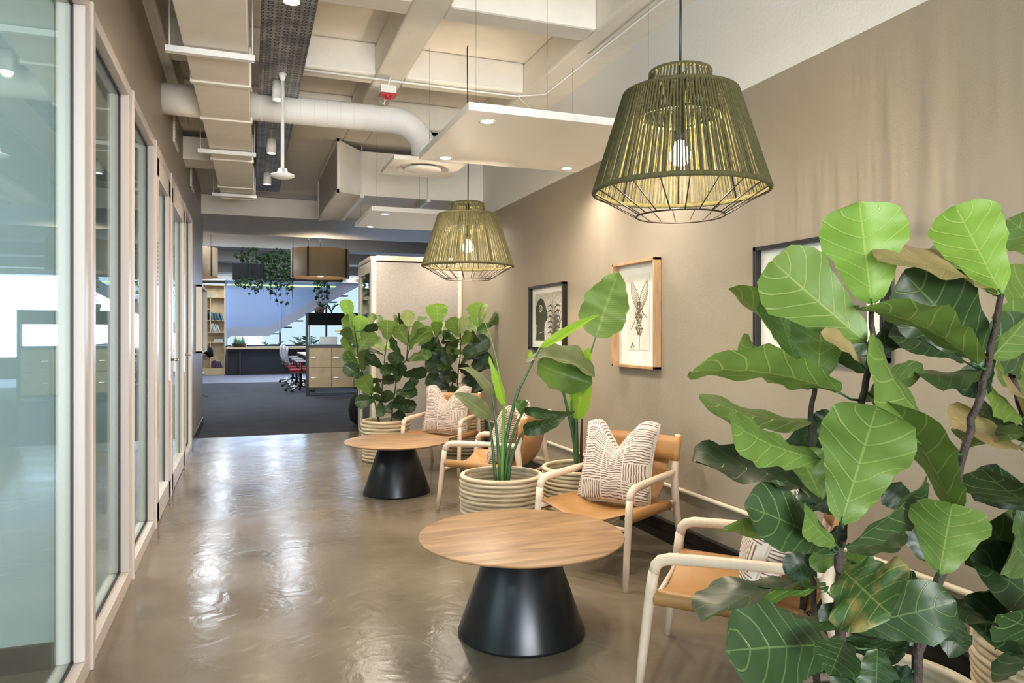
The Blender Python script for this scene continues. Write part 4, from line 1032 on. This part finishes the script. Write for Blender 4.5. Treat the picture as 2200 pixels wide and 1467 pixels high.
# black jacket-like chair back that pokes out past the left wall
cb2 = thing('office_chair', 'dark office chair half hidden behind the end of the left wall', 'office chair', (-1.0, 15.6, 0))
MB().tube([(0, 0, .12), (0, 0, .45)], .03, 10).build('gas_lift', M['black'], cb2)
m = MB()
for k in range(5):
    a = 2*PI*k/5; m.tube([(0, 0, .12), (.3*math.cos(a), .3*math.sin(a), .05)], [.028, .014], 8)
m.build('star_base', M['chrome'], cb2); MB().box(-.25, .22, -.25, .25, .44, .52).build('seat', M['black'], cb2, bevel=.02)
MB().tube([(.1, 0, 1.04), (.22, 0, 1.02), (.33, 0, .93), (.37, 0, .82)], [.04, .10, .09, .04], 12).build('backrest', M['beanbag'], cb2)
MB().tube([(.0, 0, .5), (.05, 0, .8), (.14, 0, 1.02)], .02, 8).build('back_bracket', M['black'], cb2)
for r_, x in enumerate((-.62, .82)):
    for k, y in enumerate((13.45, 15.95, 18.95, 22.5)):
        o = thing('linear_light', ('left' if r_ == 0 else 'right')+' row of office ceiling lights, '+ordn[k]+' one behind a beam', 'ceiling light', (x, y, 3.15), group='office linear lights')
        MB().box(-.09, .09, 0, 1.1, .012, .06).build('light_housing', M['white'], o); MB().box(-.075, .075, .02, 1.08, 0, .012).build('diffuser', M['emO'], o)
# office downlights right of the stairs
for i, (px, py) in enumerate(((745, 613), (755, 606), (766, 598))):
    p = P(px, py, z=2.94); o = thing('ceiling_downlight', ['round office downlight farthest from the booth', 'middle one of the three office downlights beside the booth', 'round office downlight closest to the booth'][i], 'downlight', (p.x, p.y, 2.94), group='office downlights')
    MB().lathe([(0, 0), (.1, 0), (.11, .012), (0, .012)], n=20).build('lens', M['emL'], o)

# ------------------------------------------------------------ leafy plants
def prof_fiddle(t):
    pts = [(0, .08), (.04, .28), (.12, .44), (.26, .56), (.42, .73), (.56, .90), (.68, 1.0), (.78, .98), (.87, .84), (.94, .62), (.98, .38), (1, .08)]
    for (a, p), (b, q) in zip(pts, pts[1:]):
        if t <= b:
            k = (t-a)/(b-a); k = k*k*(3-2*k)*.5+k*.5; return p+(q-p)*k
    return .1
def prof_lance(t): return max(.05, math.sin(PI*min(1, t**.72))**.62 if 0 < t < 1 else .05)
def bez(a, b, c, t): return a*(1-t)**2+b*2*t*(1-t)+c*t*t
def leaf(parent, base, tip, W, roll, top, kind, bend=.06, fold=.22, ripple=.06, prof=prof_fiddle, seed=0, nl=18, nw=8, label=None, name='leaf', curl=0, twist=0):
    rr = random.Random(seed); T = tip-base; L = T.length; Tn = T.normalized(); mid = (base+tip)/2
    Vd = (CAMP-mid).normalized(); N0 = (Vd-Tn*Vd.dot(Tn)).normalized(); S0 = Tn.cross(N0)
    sgn = 1 if top else -1
    vs = []; uv = []; ph = rr.uniform(0, 6); f1 = rr.uniform(2.4, 3.6)
    for i in range(nl+1):
        t = i/nl
        rl = roll+twist*(t-.5)
        N = (N0*math.cos(rl)+S0*math.sin(rl)); S = (S0*math.cos(rl)-N0*math.sin(rl)); NT = N*sgn
        c = base+T*t+NT*(bend*L*4*t*(1-t))-NT*curl*L*max(0, t-.72)**2*6
        w = W*prof(t)*(1+.045*math.sin(t*19+ph)+.03*math.sin(t*37+2*ph))
        for j in range(nw+1):
            s = -1+2*j/nw; a = abs(s)
            p = c+S*(s*w*math.cos(fold))+NT*(a*w*math.sin(fold))
            p += NT*(ripple*W*(a**1.5)*math.sin(f1*2*PI*t+ph+(1.7 if s > 0 else 0))+.015*W*math.sin(t*43+s*2)*(1-a))
            if p.x > XR-.012: p.x = XR-.012-.004*rr.random()
            vs.append(p); uv.append(((s+1)/2, t))
    fs = []; n = nw+1
    for i in range(nl):
        for j in range(nw):
            q = (i*n+j, i*n+j+1, (i+1)*n+j+1, (i+1)*n+j); fs.append(q if not top else q[::-1])
    m = MB().add(vs, fs, True); m.uv = uv
    # make sure the top side of the blade carries the face normal
    a_, b_, c_ = V(vs[fs[40][0]]), V(vs[fs[40][1]]), V(vs[fs[40][2]])
    t = .3; rl = roll+twist*(t-.5); NT = (N0*math.cos(rl)+S0*math.sin(rl))*sgn
    if (b_-a_).cross(c_-a_).dot(NT) < 0: m.f = [f[::-1] for f in m.f]
    o = m.build(name, M[LM[kind]], None, fix=False)
    off = parent.location; me = o.data
    for v in me.vertices: v.co -= off
    o.parent = parent
    if label: o['label'] = label
    return o
def plant(name, label, cat, base, stems, leaves, depth, L_real, wk=.28, stalk='bark', group=None, soil=None, stemr=.008, prof=prof_fiddle, petr=.0028, seed=0, petmat='stalk', ripple=.06, hwk=1.0):
    """stems: polylines of (px, py, depth); leaves: (bx,by, tx,ty, hw, kind, face, dB, dT, rollsign)"""
    o = thing(name, label, cat, base, group=group)
    off = V(base); sp = []
    for k, (pl, r0, r1) in enumerate(stems):
        pts = [P(a, b, d=c)-off for a, b, c in pl]
        fine = []
        for a, b in zip(pts, pts[1:]):
            for q in range(4): fine.append(a.lerp(b, q/4)+V((rnd.uniform(-1, 1), rnd.uniform(-1, 1), 0))*r0*.25)
        fine.append(pts[-1])
        MB().tube(fine, [r0+(r1-r0)*q/(len(fine)-1) for q in range(len(fine))], 9).build('stem', M[stalk], o)
        sp += [p+off for p in fine]
    pet = []
    for i, lf in enumerate(leaves):
        lf = tuple(lf)+(None,)*(10-len(lf))
        bx, by, tx, ty, hw, kind, face, dB, dT, rs = lf
        near = min(sp, key=lambda p: (proj_d(p, bx, by)))
        d0 = (near-CAMP).dot(V((ST, CT, 0))) if dB is None else depth+dB
        rr = random.Random(i*7+seed)
        b = P(bx, by, d=d0); 
        if dT is None:
            t0 = P(tx, ty, d=d0); vis = (t0-b).length; miss = math.sqrt(max(0, L_real**2-vis**2))*.6
            dt = -min(miss, .55*L_real) if rr.random() < .6 else min(miss, .5*L_real)
        else: dt = depth+dT-d0
        t_ = P(tx, ty, d=d0+dt); L = (t_-b).length
        hm = hw*hwk*(d0+dt/2)/FPX; Wt = max(hm, wk*L)
        roll = math.acos(max(.22, min(1, hm/Wt)))*(rs if rs is not None else (1 if rr.random() < .5 else -1))
        leaf(o, b, t_, Wt, roll, face == 't', kind, bend=rr.uniform(.03, .10), fold=rr.uniform(.12, .30) if hw*1. > 0 else .2, ripple=ripple*rr.uniform(.6, 1.6), seed=i+seed*50, prof=prof)
        if (near-b).length > .012:
            mid = (near+b)/2+V((0, 0, -.02*(near-b).length*4))
            MB().tube([near-off, mid-off, b-off, b.lerp(t_, .05)-off], [petr*1.2, petr, petr*.8, petr*.4], 7).build('leaf_stalk', M[petmat], o)
    if soil: MB().lathe([(0, 0), (soil, 0), (soil, -.05), (0, -.05)], n=32).build('soil', M['soil'], o)
    return o
def proj_d(p, px, py):
    q = p-CAMP; d = q.x*ST+q.y*CT
    return math.hypot(PCX+FPX*(q.x*CT-q.y*ST)/d-px, PHY-FPX*q.z/d-py)

# foreground fiddle leaf fig: stems then leaves, traced branch by branch
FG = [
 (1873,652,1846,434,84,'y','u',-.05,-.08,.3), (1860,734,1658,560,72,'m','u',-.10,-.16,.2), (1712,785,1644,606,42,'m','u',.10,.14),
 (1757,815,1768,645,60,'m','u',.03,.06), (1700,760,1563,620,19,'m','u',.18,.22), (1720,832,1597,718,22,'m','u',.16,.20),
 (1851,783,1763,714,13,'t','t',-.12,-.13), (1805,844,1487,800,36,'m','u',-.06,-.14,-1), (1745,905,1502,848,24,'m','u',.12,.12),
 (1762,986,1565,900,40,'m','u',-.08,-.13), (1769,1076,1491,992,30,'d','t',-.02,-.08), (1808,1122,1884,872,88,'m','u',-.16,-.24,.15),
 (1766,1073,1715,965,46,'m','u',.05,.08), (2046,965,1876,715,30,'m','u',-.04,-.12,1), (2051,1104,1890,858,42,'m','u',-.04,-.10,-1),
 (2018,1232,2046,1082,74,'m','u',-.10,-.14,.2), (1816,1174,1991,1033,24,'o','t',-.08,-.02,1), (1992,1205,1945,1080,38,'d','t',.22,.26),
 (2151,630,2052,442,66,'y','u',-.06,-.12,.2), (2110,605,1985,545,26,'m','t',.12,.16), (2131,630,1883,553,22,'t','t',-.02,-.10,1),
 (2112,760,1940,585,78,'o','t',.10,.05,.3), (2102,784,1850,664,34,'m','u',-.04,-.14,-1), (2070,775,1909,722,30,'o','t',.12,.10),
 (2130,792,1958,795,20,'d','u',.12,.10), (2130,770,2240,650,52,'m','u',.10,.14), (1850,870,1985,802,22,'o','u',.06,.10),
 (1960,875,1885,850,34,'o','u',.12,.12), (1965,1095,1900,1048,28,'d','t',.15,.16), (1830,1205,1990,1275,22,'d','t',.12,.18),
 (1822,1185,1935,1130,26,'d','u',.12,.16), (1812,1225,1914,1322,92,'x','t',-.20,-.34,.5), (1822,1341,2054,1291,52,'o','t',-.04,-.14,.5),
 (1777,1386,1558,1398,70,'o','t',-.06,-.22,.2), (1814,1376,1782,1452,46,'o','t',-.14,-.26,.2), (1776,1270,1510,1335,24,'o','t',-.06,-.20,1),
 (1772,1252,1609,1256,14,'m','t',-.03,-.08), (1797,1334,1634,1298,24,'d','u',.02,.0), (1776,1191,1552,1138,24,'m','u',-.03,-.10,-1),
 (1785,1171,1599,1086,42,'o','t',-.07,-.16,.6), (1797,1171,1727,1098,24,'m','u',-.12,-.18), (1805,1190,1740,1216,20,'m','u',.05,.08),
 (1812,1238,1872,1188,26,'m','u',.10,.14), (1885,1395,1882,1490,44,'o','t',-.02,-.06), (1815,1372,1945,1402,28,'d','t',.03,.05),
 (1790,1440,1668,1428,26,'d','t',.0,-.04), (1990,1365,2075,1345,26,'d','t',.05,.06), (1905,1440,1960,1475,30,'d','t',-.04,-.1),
 (1745,900,1700,1010,34,'d','u',.14,.16), (1745,960,1800,890,36,'d','t',.16,.14), (1850,900,1930,980,32,'d','t',.16,.2), (1810,1100,1720,1040,34,'o','t',.10,.12), (1760,1180,1690,1240,30,'d','t',.12,.1), (1830,1300,1760,1340,26,'d','t',.06,.02),  # filler leaves; the shadow between leaves is put into their dark green
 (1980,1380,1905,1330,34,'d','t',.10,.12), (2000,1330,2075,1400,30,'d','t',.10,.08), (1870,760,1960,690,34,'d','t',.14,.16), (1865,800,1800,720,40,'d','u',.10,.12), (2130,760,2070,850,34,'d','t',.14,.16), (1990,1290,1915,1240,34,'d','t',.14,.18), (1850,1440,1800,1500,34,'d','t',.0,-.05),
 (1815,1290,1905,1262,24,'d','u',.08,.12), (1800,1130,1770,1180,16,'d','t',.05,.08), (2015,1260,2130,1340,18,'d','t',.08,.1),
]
plant('ficus_plant', 'tall fiddle leaf ficus in the foreground basket, its big leaves filling the right side', 'plant', (*BK['fg'], .33),
 [([(1808,1560,1.78),(1806,1380,1.78),(1803,1250,1.77),(1804,1184,1.77),(1812,1120,1.76),(1832,980,1.76),(1850,880,1.75),(1866,800,1.75),(1872,740,1.74),(1873,655,1.74)], .0135, .006),
  ([(1965,1560,1.76),(1972,1400,1.75),(2000,1290,1.76),(2022,1230,1.76),(2052,1100,1.78),(2062,1000,1.78),(2090,900,1.78),(2122,790,1.78),(2140,700,1.78),(2150,632,1.78)], .0135, .007),
  ([(1745,1180,1.90),(1738,980,1.9),(1742,880,1.9),(1755,815,1.88)], .008, .006), ([(1765,1600,1.85),(1752,1400,1.88),(1745,1180,1.90)], .010, .008)],
 FG, 1.77, .31, soil=.215, seed=1, hwk=1.12, wk=.30)
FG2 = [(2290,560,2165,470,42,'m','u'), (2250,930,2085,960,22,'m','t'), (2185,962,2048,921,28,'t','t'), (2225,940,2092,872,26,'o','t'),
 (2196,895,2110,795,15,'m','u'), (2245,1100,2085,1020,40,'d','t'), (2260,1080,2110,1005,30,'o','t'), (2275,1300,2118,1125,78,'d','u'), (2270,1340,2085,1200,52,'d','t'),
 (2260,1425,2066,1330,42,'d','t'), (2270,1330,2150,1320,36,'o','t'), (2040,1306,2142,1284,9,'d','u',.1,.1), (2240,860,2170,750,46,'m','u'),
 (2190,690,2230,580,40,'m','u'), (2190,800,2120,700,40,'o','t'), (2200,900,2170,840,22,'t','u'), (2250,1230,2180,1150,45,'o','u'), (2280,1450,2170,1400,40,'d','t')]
plant('ficus_plant', 'second fiddle leaf ficus in the bottom right corner basket, cut by the right edge', 'plant', (*BK['fg2'], .33),
 [([(2320,1600,2.05),(2290,1350,2.05),(2250,1080,2.05),(2200,890,2.05),(2168,780,2.05),(2180,680,2.05)], .013, .007), ([(2340,1600,2.1),(2330,1200,2.1),(2290,800,2.1),(2290,560,2.1)], .012, .007)],
 FG2, 2.05, .31, soil=.215, seed=2, hwk=1.15, wk=.30)

def cv(ox, oy, s, rows): return [(ox+a/s, oy+b/s, ox+c/s, oy+d/s, hw, k, f_)+tuple(r) for a, b, c, d, hw, k, f_, *r in rows]
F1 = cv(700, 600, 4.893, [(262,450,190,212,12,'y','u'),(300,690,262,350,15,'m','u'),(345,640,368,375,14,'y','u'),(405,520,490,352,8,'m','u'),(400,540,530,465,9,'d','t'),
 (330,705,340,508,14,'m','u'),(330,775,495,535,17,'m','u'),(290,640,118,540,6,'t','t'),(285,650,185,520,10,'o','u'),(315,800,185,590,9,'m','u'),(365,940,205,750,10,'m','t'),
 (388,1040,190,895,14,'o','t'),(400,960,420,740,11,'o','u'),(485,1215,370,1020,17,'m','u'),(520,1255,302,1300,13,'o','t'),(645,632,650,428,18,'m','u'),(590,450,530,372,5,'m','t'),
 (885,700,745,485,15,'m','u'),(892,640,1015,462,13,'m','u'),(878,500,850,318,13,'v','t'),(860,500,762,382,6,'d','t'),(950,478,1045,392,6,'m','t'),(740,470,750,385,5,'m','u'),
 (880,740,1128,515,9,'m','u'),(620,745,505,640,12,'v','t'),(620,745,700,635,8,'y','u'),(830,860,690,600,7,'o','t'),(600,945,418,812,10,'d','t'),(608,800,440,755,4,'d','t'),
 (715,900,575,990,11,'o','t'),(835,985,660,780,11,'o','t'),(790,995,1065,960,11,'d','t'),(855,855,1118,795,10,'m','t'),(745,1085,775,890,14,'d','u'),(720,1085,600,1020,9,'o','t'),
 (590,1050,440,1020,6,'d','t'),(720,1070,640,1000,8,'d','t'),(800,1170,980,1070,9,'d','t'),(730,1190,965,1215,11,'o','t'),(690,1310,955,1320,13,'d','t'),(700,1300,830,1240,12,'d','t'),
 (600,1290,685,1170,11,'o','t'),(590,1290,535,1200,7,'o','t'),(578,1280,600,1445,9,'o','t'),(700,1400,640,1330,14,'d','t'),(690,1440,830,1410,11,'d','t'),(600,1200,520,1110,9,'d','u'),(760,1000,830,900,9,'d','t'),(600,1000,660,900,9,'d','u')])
def stems(ox, oy, s, d, rows): return [([(ox+a/s, oy+b/s, d) for a, b in r], .008, .0045) for r in rows]
plant('ficus_plant', 'fiddle leaf ficus at the left corner of the grey felt booth', 'plant', (*BK['f1'], .34),
 stems(700, 600, 4.893, 7.48, [[(570,1520),(545,1430),(590,1200),(600,1000),(622,800),(645,630)], [(690,1520),(700,1380),(740,1080),(770,950),(850,840),(888,690)], [(560,1520),(520,1300),(400,1050),(335,780),(330,700),(300,500)], [(850,860),(878,500)]]),
 F1, 7.48, .27, soil=.2, seed=3, petr=.003, hwk=1.25, wk=.31)
F2 = cv(900, 600, 5.64, [(715,580,700,278,18,'y','u'),(735,575,835,308,6,'v','t'),(225,560,215,290,20,'y','u'),(225,705,215,512,11,'m','u'),(495,700,375,470,14,'m','u'),(505,665,540,440,10,'v','t'),
 (700,625,615,450,14,'m','u'),(262,655,345,515,6,'v','t'),(800,590,948,410,8,'o','u'),(700,645,855,585,9,'m','t'),(525,905,855,725,17,'o','t'),(500,790,645,655,12,'m','u'),(480,785,230,665,9,'m','t'),
 (215,725,40,615,8,'v','t'),(-10,800,145,605,9,'m','u'),(512,890,330,825,10,'m','u'),(300,930,60,745,18,'o','t'),(462,935,165,848,6,'m','t'),(470,900,255,960,18,'d','t'),(400,1085,75,1000,17,'d','t'),
 (372,1040,232,1100,8,'m','t'),(512,1035,800,848,9,'o','t'),(665,1105,855,895,22,'d','t'),(372,1315,85,1190,15,'d','t'),(470,1170,240,1180,13,'d','t'),(520,1250,720,1150,13,'d','t'),(560,1330,800,1250,14,'d','t'),
 (470,1330,340,1350,9,'o','t'),(560,1400,700,1420,12,'d','t'),(420,760,300,700,12,'d','u'),(600,760,700,690,13,'d','u'),(440,860,400,760,14,'d','u'),(560,960,640,880,15,'d','t'),(650,1000,760,1080,14,'d','t'),(520,1130,600,1040,13,'d','t'),
 (180,860,120,780,12,'o','t'),(640,1230,760,1330,12,'d','t'),(450,1250,380,1160,12,'d','t'),(90,680,30,560,10,'m','u'),(430,620,340,560,8,'m','u')])
plant('ficus_plant', 'fiddle leaf ficus behind the farthest armchair, next to the taupe wall', 'plant', (*BK['f2'], .34),
 stems(900, 600, 5.64, 7.75, [[(520,1600),(470,1270),(480,1100),(505,900),(495,700)], [(450,1600),(400,1280),(440,1150),(300,900),(228,700)], [(600,1600),(640,1200),(660,960),(715,580)], [(505,900),(505,660)]]),
 F2, 7.75, .27, soil=.2, seed=4, petr=.003, hwk=1.25, wk=.31)

# strelitzias
def strel(name_label, base, dep, stems_, leaves, soil=.2, seed=0):
    o = thing('strelitzia', name_label, 'plant', base); off = V(base)
    for pl, r0, r1, mt in stems_:
        pts = [P(880+a/2.8217, 580+b/2.8217, d=dep+c)-off for a, b, c in pl]
        fine = []
        for i in range(len(pts)-1):
            p0 = pts[max(i-1, 0)]; p1 = pts[i]; p2 = pts[i+1]; p3 = pts[min(i+2, len(pts)-1)]
            for q in range(5):
                t = q/5; fine.append(.5*((2*p1)+(p2-p0)*t+(2*p0-5*p1+4*p2-p3)*t*t+(3*p1-p0-3*p2+p3)*t**3))
        fine.append(pts[-1]); n = len(fine)
        MB().tube(fine, [r0+(r1-r0)*q/(n-1) for q in range(n)], 10).build('leaf_stalk' if mt != 'sheath' else 'dry_sheath', M[mt], o)
    for i, (a, b, c, d, hw, k, f_, c0, c1, roll, bend, fold, curl, tw) in enumerate(leaves):
        B_ = P(880+a/2.8217, 580+b/2.8217, d=dep+c0); T_ = P(880+c/2.8217, 580+d/2.8217, d=dep+c1)
        leaf(o, B_, T_, hw*(dep+c0)/FPX, roll, f_ == 't', k, bend=bend, fold=fold, ripple=.08, prof=prof_lance, seed=i+seed, nl=26, nw=10, curl=curl, twist=tw)
    MB().lathe([(0, 0), (soil, 0), (soil, -.05), (0, -.05)], n=32).build('soil', M['soil'], o)
    return o
strel('strelitzia in the nearer basket, with thin blue green stalks before the side-on armchair', (*BK['s1'], .33), 4.58,
 [([(535,1420,0),(518,1230,0),(495,1000,0),(470,880,0)], .013, .006, 'stalk'), ([(550,1420,0),(545,1200,0),(525,950,0),(500,750,0)], .014, .006, 'stalk'),
  ([(560,1420,.0),(560,1180,0),(568,960,0),(572,800,0)], .014, .008, 'stalkbright'), ([(565,1420,.02),(575,1100,.02),(640,790,.03),(700,650,.05),(790,470,.08)], .015, .006, 'stalk'),
  ([(575,1420,0),(590,1150,0),(640,960,0),(692,850,0)], .013, .006, 'stalk'), ([(585,1420,-.02),(610,1180,-.02),(650,1050,-.03),(692,975,-.05)], .013, .006, 'stalk'),
  ([(575,800,.03),(545,640,.03),(500,440,.03),(440,280,.03)], .006, .002, 'stalkbright')],
 [(505,760,318,578,14,'g','t',0,-.05,.6,.06,.5,.3,.6), (482,885,280,745,20,'g','t',0,-.08,.3,.05,.35,.3,.2), (578,830,482,520,13,'b','u',0,-.02,.5,-.05,.6,0,.8),
  (790,470,1150,272,13,'b','u',.08,-.05,.3,.03,.7,0,.5), (694,850,995,868,13,'o','t',0,-.12,.2,.20,.45,.25,.3), (694,978,948,885,19,'o','t',-.05,-.2,.15,.10,.55,.5,.5),
  (694,850,632,800,17,'s','t',0,-.05,.3,.2,.3,0,0)], seed=10)
strel('strelitzia close to the wall with one tall broad leaf between the framed prints', (*BK['s2'], .33), 4.78,
 [([(1010,1350,0),(1005,1100,0),(965,880,0),(925,715,-.02)], .014, .008, 'stalk'), ([(1020,1350,0),(1012,1100,0),(1010,900,0)], .018, .012, 'stalk'),
  ([(1012,1350,.02),(1000,1050,.02),(985,720,.02),(1060,600,.05),(1128,405,.08)], .012, .0055, 'stalk'), ([(1042,1350,.01),(1040,1100,.01),(1045,900,.01)], .014, .006, 'sheath')],
 [(1128,408,1265,15,52,'s','u',.08,.02,.15,.04,.14,0,.1), (1015,912,1085,470,27,'b','u',0,-.05,.25,.03,.35,0,.3),
  (1120,650,715,528,40,'g','t',-.02,-.14,.95,.12,.5,.15,.3), (1105,690,760,560,40,'s','u',-.05,-.18,.1,.14,.3,.2,.2), (935,722,1000,560,34,'s','u',.02,-.04,.1,.05,.2,0,0), (730,540,735,490,6,'b','u',0,0,.2,0,.2,0,0)], seed=30)
